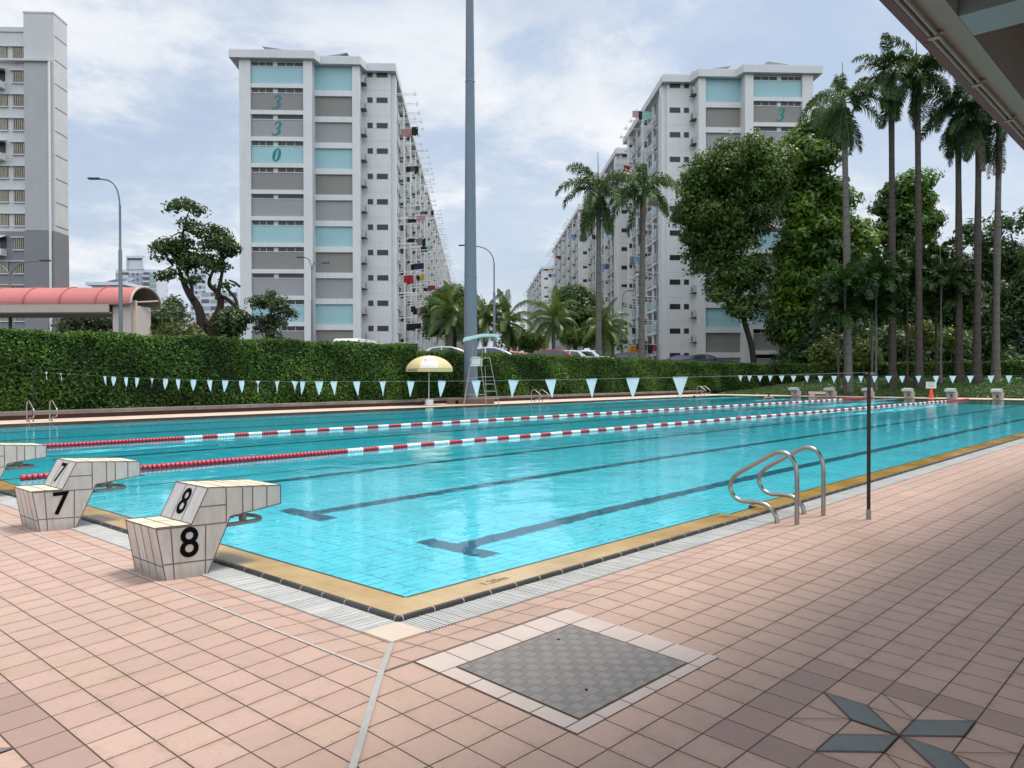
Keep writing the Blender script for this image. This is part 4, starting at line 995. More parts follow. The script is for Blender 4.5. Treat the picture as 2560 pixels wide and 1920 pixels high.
    for y in (0, .55): pm_.tube([(0, y, 0), (d_ * 2.45, y, .14)], .034, 5)
    pm_.box(min(d_ * 2.2, d_ * 2.27), max(d_ * 2.2, d_ * 2.27), -.12, .68, .06, .13); pm_.box(min(d_ * 2.2, d_ * 2.27), max(d_ * 2.2, d_ * 2.27), -.02, .02, -.12, .42)
    PMESH = pm_.mesh('laundry_pole', M['pole']); spots = []
    for i in range(nb):
        for k in range(12):
            zf = 30.55 - FH * (11 - k) + 1.0
            if zf < 1 or random.random() < .22: continue
            p = Vector((m_ * -.3, .35 + i * bay + 1.1, zf)); spots.append(p)
            if npole < 100: mesh_obj('laundry_pole', PMESH, th, p, (0, random.uniform(-.03, .03), 0)); npole += 1
            else: n0 = len(PS.v); PS.v += [tuple(p + v.co) for v in PMESH.vertices]; PS.f += [tuple(n0 + j for j in f.vertices) for f in PMESH.polygons]; PS.mi += [0] * len(PMESH.polygons)
    if PS.v: tag(PS.build('laundry_pole', M['pole'], th), kind='stuff')
    return th, spots

GZ0 = 1.65
lc = at(979.5, 88, GZ0); rc = at(1667, 90.8, GZ0 - .2)
LB, lsp = apartment('white apartment block with teal 330 on its end wall, left of the mast', lc, -1, 51, True, (('3', 10, .49), ('3', 9, .49), ('0', 8, .48)))
RB, rsp = apartment('white apartment block with one teal 3 showing above the big trees, right of the mast', rc, 1, 23, True, (('3', 10, .58),), sign='33')
ud = Vector((cos(UA), sin(UA), 0)); vd = Vector((cos(UR), sin(UR), 0))
_, l2 = apartment('apartment block continuing the left row behind the 330 block', lc + ud * 57, -1, 88, False)
_blkl, l3 = apartment('farthest apartment block of the left row, with red washing on its poles', lc + ud * 153, -1, 60, False)
_blk2, r2 = apartment('second apartment block of the right row, behind the pair of tall palms', rc + ud * 29 - vd * .2, 1, 30, False)
_blk3, r3 = apartment('third apartment block of the right row, behind the left tall palm trunk', rc + ud * 69 - vd * .6, 1, 55, False)
_, r4 = apartment('farthest apartment block of the right row, just above the coconut palms', rc + ud * 157 - vd * .8, 1, 70, False)

# washing on the poles
CC = {'black': (.012, .012, .014), 'dark blue': (.02, .03, .10), 'red': (.40, .02, .03), 'white': (.62, .62, .60), 'grey': (.20, .20, .21), 'yellow': (.60, .42, .05), 'pink': (.50, .26, .27), 'light blue': (.22, .33, .52), 'mint green': (.30, .50, .42), 'brown': (.12, .08, .06), 'orange': (.55, .16, .03), 'purple': (.16, .06, .22)}
def washing(block, p, m_, cols, label):
    w = block.matrix_basis @ p; th = thing('hanging_laundry', label, 'laundry', w, UR, 'washing hung out on the block facades'); d = -m_; x = .35
    for c in cols:
        wd = random.uniform(.45, .85); h = random.uniform(.65, 1.15); yy = random.choice((0, .55)); m = MB(); n = 4; vs = []
        for i in range(n + 1):
            for j in range(4): vs.append((d * (x + wd * i / n), yy + .04 * sin(i * 2 + j) * j / 3, .02 + .06 * (x + wd * i / n) - h * j / 3 * (1 - .10 * (i % 2))))
        m.add(vs, [(i * 4 + j, i * 4 + j + 1, (i + 1) * 4 + j + 1, (i + 1) * 4 + j) for i in range(n) for j in range(3)])
        m.build('garment', pm(c + ' cloth', CC[c], .85, .2, 3), th); x += wd * random.uniform(.75, 1.02)
        if x > 2.1: break
def lpick(spots, t, z): return min(spots, key=lambda p: abs(p.y - t) + 1.2 * abs(p.z - z))
def zfac(ny, D): return zh(ny, D) - PL
LW = [(5.5, 28.8, ('pink', 'pink', 'black', 'grey'), 'pink and grey washing under the roof of the 330 block'), (12, 26, ('black', 'brown', 'black'), 'big dark blankets hung high on the 330 block'), (20, 24.5, ('white', 'grey'), 'white and grey cloths near the sky edge of the 330 block'),
      (15, 21, ('black', 'black', 'pink', 'pink'), 'row of black shirts and pink cloths on the 330 block'), (14, 17, ('black', 'grey', 'grey', 'black'), 'grey sheet between black clothes on the 330 block'), (38, 25, ('black', 'black', 'white', 'black'), 'black and white clothes farthest along the 330 block roof'),
      (36, 20.5, ('black', 'black', 'mint green'), 'black clothes over a mint green cloth on the 330 block'), (19, 14.5, ('black', 'dark blue', 'dark blue', 'grey'), 'dark blue clothes halfway up the 330 block'), (27, 15.5, ('black', 'yellow'), 'yellow cloth with black halfway up the 330 block'),
      (8, 11, ('red', 'red'), 'red cloth lowish on the 330 block'), (18, 10, ('black',), 'single long black garment on the 330 block'), (22, 8.6, ('black', 'pink', 'black'), 'pink and black clothes low on the 330 block'), (10, 6.2, ('black', 'black', 'black'), 'row of black clothes low on the 330 block'),
      (6, 3.9, ('dark blue', 'grey', 'dark blue'), 'dark blue sheet low on the 330 block'), (6, 1.8, ('grey', 'dark blue', 'dark blue', 'black'), 'lowest washing on the 330 block, blue patterned shirts'), (30, 12, ('grey', 'white'), 'pale grey cloths far along the 330 block'), (44, 16, ('black', 'brown', 'red'), 'brown and red clothes at the far end of the 330 block')]
for t_, z_, cs, lb in LW: washing(LB, lpick(lsp, t_, z_), -1, cs, lb)
RW = [(3.5, 31., ('mint green', 'mint green', 'black', 'pink'), 'mint green and pink washing at the top of the block with the teal 3'), (17, 30.5, ('red', 'white', 'white', 'black'), 'white and red washing at the far top corner of the block with the teal 3'), (9, 14.2, ('light blue', 'light blue', 'grey'), 'light blue towels behind the right palm trunk'),
      (9, 3.6, ('brown', 'orange', 'orange', 'black'), 'brown and orange sheets low beside the palm trunk'), (2.5, 1.5, ('red', 'black', 'black', 'black'), 'red cloth and black trousers lowest by the corner of the right block'), (14, 6.5, ('black', 'white', 'black'), 'black and white clothes beside the palm trunks'), (16, 4., ('yellow', 'yellow'), 'yellow cloth low between the two palm trunks')]
for blk, sp, m_, L_ in ((_blk2, r2, 1, ((4, 17, ('purple', 'light blue', 'black'), 'purple and light blue washing on the second right block by the palm fronds'), (10, 8, ('black', 'black', 'grey'), 'black clothes low on the second right block'), (12, 22, ('white', 'red', 'black'), 'white and red washing high on the second right block'))),
                       (_blk3, r3, 1, ((3, 29, ('purple', 'light blue', 'light blue'), 'light blue cloths left of the drooping left palm frond'), (30, 27, ('red', 'black', 'red'), 'dark red washing at the roof edge of the third right block'), (45, 25, ('light blue', 'white', 'dark blue'), 'pale blue shirts sticking out at the far end of the third right block'), (6, 14, ('black', 'black', 'white'), 'black clothes near the middle of the third right block'))),
                       (_blkl, l3, -1, ((6, 27, ('red', 'red', 'red'), 'bright red washing at the top of the farthest left block'), (9, 22, ('red', 'red', 'dark blue'), 'red and blue washing in the middle of the farthest left block')))):
    for t_, z_, cs, lb in L_: washing(blk, lpick(sp, t_, z_), m_, cs, lb)
for t_, z_, cs, lb in RW: washing(RB, lpick(rsp, t_, z_), 1, cs, lb)

# grey tower at the left edge
TD = 94.; tl = at(141, TD, PL); th = thing('tower_block', 'tall grey apartment tower with barred windows cut by the left picture edge', 'apartment block', tl, UR)
tg, td_, tlt = pm('tower grey', (.40, .395, .40), .75, .05, .3, streak=.2), pm('tower dark grey', (.205, .205, .215), .75, .05, .3, streak=.2), pm('tower light grey', (.54, .54, .535), .75, .05, .3, streak=.2)
m = MB(); m.box(-3.46, 0, 0, 3.1, 0, 42.35); m.box(-3.52, .05, -.06, 3.16, 42.36, 42.55); m.build('tower', tlt, th)
m = MB(); m.box(-22, -3.47, .25, 7.5, 0, 40.5); m.box(-22, -3.47, .1, .24, 40.2, 40.75); m.build('wall', tlt, th)
m = MB(); m.box(-3.36, -.62, -.13, -.01, 16.8, 36.6); m.build('grey_strip', tg, th)
m = MB(); m.box(-3.50, .03, -.16, 3.12, 0, 16.75); m.build('lower_wall', td_, th); m = MB(); m.box(-22, -3.51, .22, .26, 0, 16.75); m.build('lower_wall', td_, th)
m = MB(); m.box(-7.2, -.32, -.5, .02, 36.62, 36.88); m.build('ledge', tlt, th); m = MB(); m.tube([(-.42, -.28, 0), (-.42, -.28, 36.6)], .14, 10); m.build('drain_pipe', M['white'], th, True)
m = MB()
for k in range(15): m.box(.0, .036, .2, 3.0, .6 + 2.8 * k, .66 + 2.8 * k)
m.build('groove', td_, th); barc = pm('beige window bars', (.40, .355, .27), .6)
for k in range(14):
    zc = 39.7 - PL - 2.81 * k
    for (xc, w) in ((-4.17, 1.3), (-5.95, .95)):
        if xc < -5 and k in (1, 4, 8): continue
        m = MB(); m.box(xc - w / 2, xc + w / 2, .16, .24, zc - .65, zc + .65); m.k = 1
        for i in range(6): b = xc - w / 2 + w * (i + .5) / 6; m.box(b - .045, b + .045, .09, .155, zc - .62, zc + .62)
        m.build('window', [M['dark'], barc], th)
        m = MB(); m.box(xc - w / 2 - .1, xc + w / 2 + .1, .02, .23, zc - .82, zc - .67); m.box(xc - w / 2 - .3, xc + w / 2 + .25, -.05, .23, zc + .68, zc + .80); m.build('sill', tlt, th)
    if k in (1, 4, 8):
        m = MB(); m.box(-9, -5.75, .12, .24, zc - .5, zc + .7); m.build('balcony_opening', M['dark'], th)
        m = MB(); m.box(-9, -5.7, -1.0, .2, zc - 1.5, zc - .75); m.quad((-9, -1.3, zc + .5), (-5.5, -1.3, zc + .5), (-5.7, .2, zc + 1.0), (-9, .2, zc + 1.0)); m.build('balcony', M['white'], th)
        m = MB()
        for z in (-.6, -.45, -.3): m.tube([(-9, -.95, zc + z), (-5.72, -.95, zc + z)], .025, 5)
        m.build('railing', M['grip'], th)

# covered walkway with red barrel roof
SD = 39.; sl_ = at(330, SD, PL); th = thing('covered_walkway', 'covered walkway with red barrel roof and beige fascia behind the left hedge', 'walkway roof', sl_, YAW - pi / 2 - R(1.2))
e0 = 5.06 - PL; hw, rise = 1.6, .95; arc = [(hw - hw * cos(a) - .0, e0 + rise * sin(a)) for a in np.linspace(0, pi, 21)]
m = MB(); n = len(arc)
for (y0, z0), (y1, z1) in zip(arc, arc[1:]): m.quad((-24, y0, z0), (0, y0, z0), (0, y1, z1), (-24, y1, z1))
m.build('roof', pm('red roof sheet', (.46, .14, .13), .55, .08, .8, streak=.15), th, True)
beige = pm('beige walkway paint', (.46, .385, .32), .7, .07, .6, streak=.2)
m = MB()
for (y0, z0), (y1, z1) in zip(arc, arc[1:]): m.quad((-24, y0 * .985 + .02, z0 - .05), (-.02, y0 * .985 + .02, z0 - .05), (-.02, y1 * .985 + .02, z1 - .05), (-24, y1 * .985 + .02, z1 - .05))
m.build('ceiling', pm('brown ceiling', (.26, .21, .17), .8), th)
for x in np.arange(-23.4, .2, 1.8):
    m = MB(); m.tube([(min(x, -.03), y * 1.012 - .02, z + .012) for y, z in arc], .035 if x < -.5 else .06, 6); m.build('rib', pm('dark red seam', (.36, .08, .075), .6) if x < -.5 else beige, th, True)
m = MB(); m.box(-24, -1.15, .02, .12, 4.64 - PL, e0 - .015); m.box(-24, -1.15, 3.08, 3.18, 4.64 - PL, e0 - .015); m.box(-24, -1.15, .12, 3.08, 4.60 - PL, 4.66 - PL); m.build('fascia', beige, th)
for x in (-1.12, -17.5):
    m = MB(); m.box(x, x + .92, .35, 2.4, -.1, e0 - .02); m.build('pylon', pm('pale pylon', (.52, .46, .42), .7, .06, .5), th); m = MB(); m.box(x + .93, x + 1.10, .45, .62, -.1, e0 + .2); m.build('post', M['cream'], th)
    m = MB(); m.tube([(x + .8, .6, e0 + .1), (x + 1.2, 2.6, e0 + .35)], .05, 6); m.build('strut', beige, th)
m = MB(); m.box(-7.62, -7.22, -.02, .015, e0 - .40, e0 - .06); m.build('sign_plate', M['white'], th)
m = MB(); m.tube([(-7.42 + .125 * cos(a), -.03, e0 - .23 + .125 * sin(a)) for a in np.linspace(0, 2 * pi, 25)], .014, 6); put_text(m, '4.5m', .095, (-7.42, -.022, e0 - .23), (1, 0, 0), (0, 0, 1), .003); m.build('sign_mark', M['black'], th)

# lamp posts
def lamp(nx, D, ny, arms, label, h0=None):
    p = at(nx, D, PL); H = zh(ny, D) - PL; th = thing('street_lamp', label, 'street lamp', p, YAW - pi / 2, 'curved street lamps round the car park'); lm = pm('grey lamp post', (.13, .15, .165), .45, .08, 1, metal=.3)
    m = MB(); m.tube([(0, 0, 0), (0, 0, H * .62), (0, 0, H * .62 + .05), (0, 0, H * .86)], [.095, .085, .055, .05], 10); m.build('pole', lm, th, True)
    for (dx, up_) in arms:
        m = MB(); q = smooth_path([(0, 0, H * .84), (dx * .04, 0, H * .90), (dx * .2, 0, H * .955), (dx * .5, 0, H * (.988 + up_)), (dx, 0, H * (1.0 + up_))], 5); m.tube(q, .036, 8); m.build('arm', lm, th, True)
        m = MB(); m.box(min(dx, dx * 1.0 + math.copysign(.55, dx)), max(dx, dx + math.copysign(.55, dx)), -.1, .1, H * (1 + up_) - .03, H * (1 + up_) + .05); m.build('lamp_head', M['darkmetal'], th, bevel=.02)
lamp(303, 38, 446, ((-.95, .0),), 'tallest curved street lamp, in front of the red walkway roof'); lamp(1236, 55, 614, ((-1.9, 0),), 'curved street lamp whose arm reaches to the grey mast'); lamp(781, 58, 643, ((-.55, 0), (.75, -.05)), 'street lamp with two short arms before the 330 block')
lamp(703, 62, 728, ((-.55, 0),), 'low street lamp rising out of the small bushy tree'); lamp(27, 42, 655, ((-1.5, .0), (1.6, .02)), 'street lamp with two arms at the left picture edge'); lamp(1645, 62, 682, ((-1.2, 0),), 'street lamp close to the corner of the right block'); lamp(1556, 72, 728, ((.5, 0),), 'slim street lamp between the two palm trunks')

# ------------------------------------------------------------------ parked cars
M['tyre'] = pm('tyre', (.015, .015, .015), .8); M['rim'] = pm('alloy rim', (.35, .35, .36), .35, metal=.8); M['cglass'] = pm('car glass', (.03, .035, .04), .06, .2, .6, spec=.8)
def car(label, nx, D, top_ny, col, rz, van=False, taxi=False, metal=.35):
    h = (1.95 if van else 1.46); z0 = PL; p = at(nx, D, z0); th = thing('parked_car', label, 'van' if van else 'car', p, YAW - pi / 2 + rz, 'cars parked behind the hedge'); th.scale = (1, 1, max(.85, min(1.35, (zh(top_ny, D) - z0) / h)))
    paint = pm('car paint ' + label.split(' ')[0] + str(int(nx)), col, .25, .03, .5, metal=metal, spec=.6)
    low = [(-2.2, .28), (-2.22, .62), (-2.1, .86), (-1.2, .95), (1.35, .95), (2.05, .80), (2.2, .60), (2.2, .28)] if not van else [(-2.3, .3), (-2.3, 1.0), (1.7, 1.05), (2.2, .85), (2.25, .3)]
    cab = [(-1.75, .93), (-1.15, 1.34), (-.5, 1.46), (.25, 1.44), (.75, 1.28), (1.4, .93)] if not van else [(-2.28, 1.0), (-2.2, 1.8), (-1.9, 1.95), (.9, 1.93), (1.3, 1.75), (1.75, 1.03)]
    m = MB(); m.prism(low, -.86, .86, 'y')
    n = len(cab); vs = [(x, s * (.84 - .22 * (z - .93) / .55 * (1 if not van else .35)), z) for s in (-1, 1) for x, z in cab]; m.add(vs, [tuple(range(n)), tuple(range(2 * n - 1, n - 1, -1))] + [(i, n + i, n + (i + 1) % n, (i + 1) % n) for i in range(n)])
    m.build('body', paint, th, True, bevel=.05, seg=3)
    yo = lambda z, e=.012: .84 - .22 * (z - .93) / .55 * (1 if not van else .35) + e
    for s in (-1, 1):
        side = ([[(-1.35, .99), (-.98, 1.30), (-.42, 1.38), (-.42, .99)], [(-.34, .99), (-.34, 1.385), (.2, 1.36), (.62, 1.22), (1.12, .99)]] if not van else [[(-2.0, 1.15), (-2.0, 1.7), (-.9, 1.7), (-.9, 1.15)], [(-.8, 1.15), (-.8, 1.7), (.2, 1.7), (.2, 1.15)], [(.3, 1.15), (.3, 1.7), (1.05, 1.68), (1.5, 1.15)]])
        m = MB()
        for q in side: m.poly([(x, s * yo(z), z) for x, z in q])
        m.build('window', M['cglass'], th)
    m = MB()
    for (a, b) in ((cab[-1], cab[-2]), (cab[0], cab[1])) if not van else ((cab[-1], cab[-2]), (cab[0], cab[1])):
        A = Vector((a[0], 0, a[1])); B = Vector((b[0], 0, b[1])); nn = Vector((-(b[1] - a[1]), 0, b[0] - a[0])).normalized(); nn = nn if (nn.x > 0) == (a[0] > 0) else -nn; A2 = A.lerp(B, .1) + nn * .014; B2 = A.lerp(B, .93) + nn * .014
        m.quad((A2.x, -yo(A2.z, -.07), A2.z), (A2.x, yo(A2.z, -.07), A2.z), (B2.x, yo(B2.z, -.07), B2.z), (B2.x, -yo(B2.z, -.07), B2.z))
    m.build('windscreen', M['cglass'], th)
    for x in (-1.38, 1.38):
        for s in (-1, 1):
            m = MB(); m.lathe([(.2, -.1), (.31, -.1), (.33, -.06), (.33, .06), (.31, .1), (.2, .1)], (x, s * .78, .33), 18, 'y'); w_ = m.build('wheel', M['tyre'], th, True)
            m = MB(); m.lathe([(.05, -.105), (.2, -.105), (.2, .105), (.05, .105)], (x, s * .785, .33), 10, 'y'); m.build('rim', M['rim'], w_)
    for s in (-1, 1):
        m = MB(); m.box(2.05, 2.215, s * .62 - .16, s * .62 + .16, .62, .76); m.build('headlight', M['white'], th, bevel=.02); m = MB(); m.box(-2.23, -2.08, s * .66 - .14, s * .66 + .14, .66, .84); m.build('tail_light', M['rred'], th, bevel=.02)
        m = MB(); m.box(.72, .86, s * .93 - .09, s * .93 + .09, .98, 1.10); m.build('mirror', paint, th, bevel=.02)
    if taxi:
        m = MB(); m.box(-.3, -.1, -.3, .3, 1.46, 1.60); m.build('roof_sign', M['white'], th, bevel=.02)
car('white van roof peeping over the hedge before the 330 block', 897, 47, 851, (.66, .67, .68), R(80), van=True, metal=0); car('silver car roof between the umbrella and the mast', 1118, 50, 866, (.42, .44, .46), R(8)); car('silver sedan showing its windscreen right of the mast', 1232, 52, 868, (.45, .49, .54), R(-6))
car('orange red car half hidden behind the silver sedan', 1284, 57, 879, (.42, .06, .02), R(14)); car('maroon car with curved roof before the coconut palms', 1372, 56, 874, (.20, .016, .03), R(176)); car('white car partly covered by the maroon one', 1424, 59, 876, (.66, .67, .68), R(150), metal=0)
car('white taxi with a roof sign left of the palm trunk', 1462, 61, 876, (.68, .69, .70), R(146), taxi=True, metal=0); car('black sedan between the two palm trunks', 1564, 64, 882, (.02, .022, .026), R(170)); car('purple car by the base of the right block', 1700, 75, 889, (.09, .03, .22), R(158)); car('dark blue sedan in front of the purple car', 1758, 71, 887, (.03, .045, .08), R(10))

# ------------------------------------------------------------------ far buildings on the left skyline
def faraway(label, n0, n1, top, D, kind):
    p = at((n0 + n1) / 2, D, PL); W_ = (n1 - n0) / 2.5 * D / FPX; H = zh(top, D) - PL; th = thing('distant_block', label, 'apartment block', p, YAW - pi / 2, 'distant apartment blocks on the skyline'); h = W_ / 2
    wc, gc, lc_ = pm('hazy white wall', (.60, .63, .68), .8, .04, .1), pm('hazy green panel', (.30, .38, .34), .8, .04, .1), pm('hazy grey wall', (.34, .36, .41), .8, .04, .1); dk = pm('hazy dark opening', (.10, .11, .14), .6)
    m = MB(); m.box(-h, h, 0, 14, 0, H); m.build('wall', wc, th)
    if kind == 'point':
        m = MB(); m.box(-h * .32, h * .32, -.8, -.02, 0, H - 2); m.build('core', lc_, th)
        m = MB(); m.box(-h * .42, -h * .36, -1.5, 0, H, H + 7); m.box(h * .36, h * .42, -1.5, 0, H, H + 7); m.box(-h * .42, h * .42, -1.6, 0, H + 5.8, H + 7); m.box(-h * .36, h * .36, -.5, 2, H, H + 4.6); m.build('crown', wc, th)
        m = MB(); m.box(-h * .36, h * .36, -.9, -.6, H + 4.7, H + 5.75); m.build('opening', dk, th)
    k = 0; z = 1.
    class One:
        def __init__(s, nm, mt): s.a = (nm, mt)
        def box(s, *b): MB().box(*b).build(s.a[0], s.a[1], th)
    G, Dk, Wb = One('panel', gc if kind != 'low' else lc_), One('window', dk), One('balcony', wc)
    while z < H - 2:
        if kind == 'point':
            G.box(-h + .1, -h * .72, -.3, -.02, z, z + 2.1); G.box(h * .68, h - .1, -.3, -.02, z, z + 2.1)
            for s in (-1, 1):
                a, b = sorted((s * h * .36, s * h * .66)); Dk.box(a, b, -.2, -.02, z + .9, z + 2.4); Wb.box(a - .2, b + .2, -.9, -.25, z, z + .8); a, b = sorted((s * h * .06, s * h * .15)); Dk.box(a, b, -.95, -.81, z + .8, z + 1.9)
        else:
            for i in range(4):
                a = -h + .5 + (2 * h - 1) / 4 * i; q = G if (k + i) % 2 else Dk; q.box(a + .3, a + (2 * h - 1) / 4 - .3, -.25, -.02, z + .6, z + 2.1)
        z += 2.85; k += 1
    if kind == 'low':
        m = MB(); m.box(-h - 1.5, h + 1.5, -2, 15, H, H + 1.2); m.add([(-h * .5, 1, H + 1.2), (h, 1, H + 3.6), (h, 9, H + 3.6), (-h * .5, 9, H + 1.2)], [(0, 1, 2, 3)]); m.build('roof', wc, th)
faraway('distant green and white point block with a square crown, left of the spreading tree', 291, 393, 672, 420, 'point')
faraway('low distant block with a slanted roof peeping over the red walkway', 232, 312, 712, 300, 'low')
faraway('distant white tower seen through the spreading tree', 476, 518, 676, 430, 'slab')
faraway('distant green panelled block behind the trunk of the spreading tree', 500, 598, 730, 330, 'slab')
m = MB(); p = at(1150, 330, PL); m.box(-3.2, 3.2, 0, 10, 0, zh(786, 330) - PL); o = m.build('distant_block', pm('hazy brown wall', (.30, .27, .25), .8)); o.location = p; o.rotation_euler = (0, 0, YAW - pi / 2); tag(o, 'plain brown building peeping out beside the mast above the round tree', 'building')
p = at(560, 105, PL); th = thing('house', 'cream house with dark red tiled roof behind the spreading tree', 'house', p, YAW - pi / 2 + R(25)); H = zh(800, 105) - PL
m = MB(); m.box(-7, 5, 0, 8, 0, H - 1.2); m.build('wall', M['cream'], th); m = MB(); m.add([(-8, -1, H - 2.4), (6, -1, H), (6, 9, H), (-8, 9, H - 2.4), (-1, 4, H + 1.0), (5.5, 4, H + 1.4)], [(0, 1, 5, 4), (1, 2, 5), (2, 3, 4, 5), (3, 0, 4)])
m.add([(2.2, .5, H - .1), (5.4, .5, H - .1), (5.4, 3.7, H - .1), (2.2, 3.7, H - .1), (3.8, 2.1, H + 3.4)], [(0, 1, 4), (1, 2, 4), (2, 3, 4), (3, 0, 4)]); m.build('roof', pm('dark red tiles', (.22, .075, .06), .8, .2, 2), th)

# ------------------------------------------------------------------ trees
LEAF = {'dark': leafmat('dark leaves', (.007, .020, .004), (.018, .050, .009), (.05, .105, .02), .22, .22), 'olive': leafmat('olive leaves', (.014, .028, .004), (.044, .092, .012), (.115, .195, .025), .25, .20),
        'bright': leafmat('bright leaves', (.012, .034, .004), (.055, .13, .010), (.20, .32, .025), .30, .20), 'mid': leafmat('mid green leaves', (.010, .026, .005), (.030, .072, .012), (.08, .15, .025), .25, .3),
        'grey': leafmat('grey green leaves', (.014, .024, .010), (.040, .066, .026), (.10, .14, .06), .2, .4), 'yellowish': leafmat('yellowish leaves', (.03, .045, .008), (.075, .105, .018), (.17, .20, .04), .3, .4)}
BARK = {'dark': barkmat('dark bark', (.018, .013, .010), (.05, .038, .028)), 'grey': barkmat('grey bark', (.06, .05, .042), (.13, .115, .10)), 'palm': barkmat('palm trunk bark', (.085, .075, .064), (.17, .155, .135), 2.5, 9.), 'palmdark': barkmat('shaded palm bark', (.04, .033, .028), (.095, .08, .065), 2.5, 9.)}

def V3(nx, ny, D): p = at(nx, D); p.z = zh(ny, D); return p
def tree(label, D, base_n, env, paths, leafm, bark, leaf=.28, count=30, rsub=1.0, per=60, group=None, flat=.75, name='tree', cat='tree', zb=None, aspect=.5, depth=1.0):
    """env: (nx, ny, rx, ry) ellipses in photo columns/rows at distance D; paths: limbs as (nx, ny, radius)"""
    base = at(base_n, D, PL if zb is None else zb); th = thing(name, label, cat, base, 0, group); k = D / FPX / 2.5
    E = []
    for (nx, ny, rx, ry) in env:
        c = V3(nx, ny, D) + FW * (rng.normal(0, .25) * rx * k * depth); E.append(((c.x, c.y, c.z), (rx * k, rx * k * depth, ry * k)))
    sb = sub_blobs(E, int(count * 1.9), rsub * 1.28, low=.75, flat=min(1., flat * 1.15)); C, N = cloud(sb, per * 2.3, shell=.3)
    leaves('crown', C, N, leaf * 1.08, LEAF[leafm], th, aspect, .28, tuple(base))
    if paths:
        m = MB()
        for q in paths: m.tube(smooth_path([V3(a, b, D) - base + FW * (.15 * i) for i, (a, b, r) in enumerate(q)], 4), [max(.02, x) for x in np.interp(np.linspace(0, len(q) - 1, (len(q) - 1) * 4 + 1), range(len(q)), [r for _, _, r in q])], 8)
        for c, r in sb[::3]:                              # twigs running to the clumps
            q = min((p for P_ in paths for p in P_[len(P_) // 2:]), key=lambda p: (V3(p[0], p[1], D) - Vector(c)).length); a = V3(q[0], q[1], D) - base; b = Vector(c) - base; mid = a.lerp(b, .5) + Vector((0, 0, .12 * (b - a).length)); m.tube([a, mid, b], [.045, .03, .012], 5, False)
        m.build('trunk', BARK[bark], th, True)
    return th
Zb = lambda x, y: (x * .28933, 420 + y * .28933)
def zenv(fn, sc, L): return [(*fn(x, y), rx * sc, ry * sc) for x, y, rx, ry in L]
def zpath(fn, P): return [[(*fn(x, y), r) for x, y, r in q] for q in P]
tree('spreading dark tree with forked leaning trunks and a separate tuft on top', 46, 500,
     zenv(Zb, .28933, [(1460, 720, 150, 110), (1400, 660, 90, 70), (1580, 660, 110, 80), (1560, 860, 130, 70), (1850, 620, 170, 110), (1960, 700, 110, 120), (2010, 760, 60, 110), (1740, 560, 70, 50), (1610, 340, 110, 48), (1720, 370, 40, 25), (1560, 300, 50, 25), (1640, 480, 70, 26), (1700, 780, 130, 90), (1900, 860, 120, 90), (1440, 940, 70, 28), (1650, 960, 60, 50), (1860, 520, 60, 35), (1960, 1000, 50, 60)]),
     zpath(Zb, [[(1765, 1560, .30), (1735, 1330, .28), (1700, 1200, .25), (1610, 1070, .20), (1550, 960, .15), (1500, 840, .08)], [(1660, 1130, .12), (1655, 1040, .09), (1600, 880, .07), (1575, 740, .05)], [(1850, 1560, .30), (1830, 1360, .27), (1880, 1230, .24), (1885, 1140, .20), (1850, 1060, .16), (1770, 980, .12), (1800, 850, .07)], [(1840, 1370, .2), (1780, 1330, .18), (1740, 1290, .16)], [(1880, 1130, .15), (1900, 980, .11), (1930, 800, .07)], [(2075, 1300, .13), (2060, 1230, .13), (1960, 1130, .11), (1890, 1095, .10)], [(2060, 1230, .1), (2030, 1120, .1), (1960, 1040, .08), (1930, 950, .05)], [(1575, 750, .06), (1580, 560, .06), (1600, 430, .05), (1615, 360, .03)], [(1680, 545, .03), (1590, 535, .04), (1560, 550, .04)], [(2075, 1020, .08), (2030, 985, .07), (1970, 960, .05)]]),
     'mid', 'dark', .23, 90, .40, 84, flat=.5)
Zc = lambda x, y: (560 + x * .28933, 480 + y * .28933)
tree('small bushy tree with light leaves in front of the 330 block', 44, 668, zenv(Zc, .28933, [(370, 960, 150, 80), (290, 920, 90, 50), (480, 1000, 120, 80), (560, 1040, 70, 60), (250, 1100, 90, 40), (400, 1120, 120, 90), (330, 1180, 60, 60), (450, 1230, 70, 60), (400, 880, 60, 30), (520, 1120, 60, 40)]),
     zpath(Zc, [[(365, 1420, .06), (360, 1250, .05), (330, 1100, .035), (280, 980, .02)], [(365, 1300, .05), (400, 1120, .04), (390, 940, .02)], [(380, 1300, .05), (440, 1180, .035), (540, 1060, .02)], [(365, 1280, .03), (300, 1180, .03), (240, 1110, .02)]]), 'grey', 'grey', .17, 80, .26, 130, flat=.7)
for (lb, D, bn, en, lm, ct) in (('big rounded shrub under the red walkway roof', 60, 235, [(230, 800, 75, 38), (190, 815, 45, 35), (275, 812, 50, 40)], 'grey', 40), ('loose shrub right of the walkway pylon', 56, 400, [(385, 800, 50, 42), (430, 815, 50, 45), (465, 835, 50, 30)], 'grey', 40), ('pointed bright shrub standing above its neighbours, left of the spreading tree', 62, 432, [(432, 775, 22, 28), (434, 755, 10, 12), (430, 800, 28, 25)], 'mid', 20), ('dark round leaved shrub against the foot of the 330 block', 44, 575, [(572, 815, 26, 24), (590, 800, 18, 20)], 'dark', 16),
                                ('yellow green sprays at the foot of the spreading tree', 42, 470, [(450, 840, 45, 14)], 'yellowish', 14)):
    tree(lb, D, bn, en, [[(bn, 880, .06), (bn, en[0][1], .03)]], lm, 'grey', .24, ct, .55, 70, 'shrubs behind the left hedge', name='shrub', cat='shrub')
Zd = lambda x, y: (1040 + x * .28933, 560 + y * .28933)
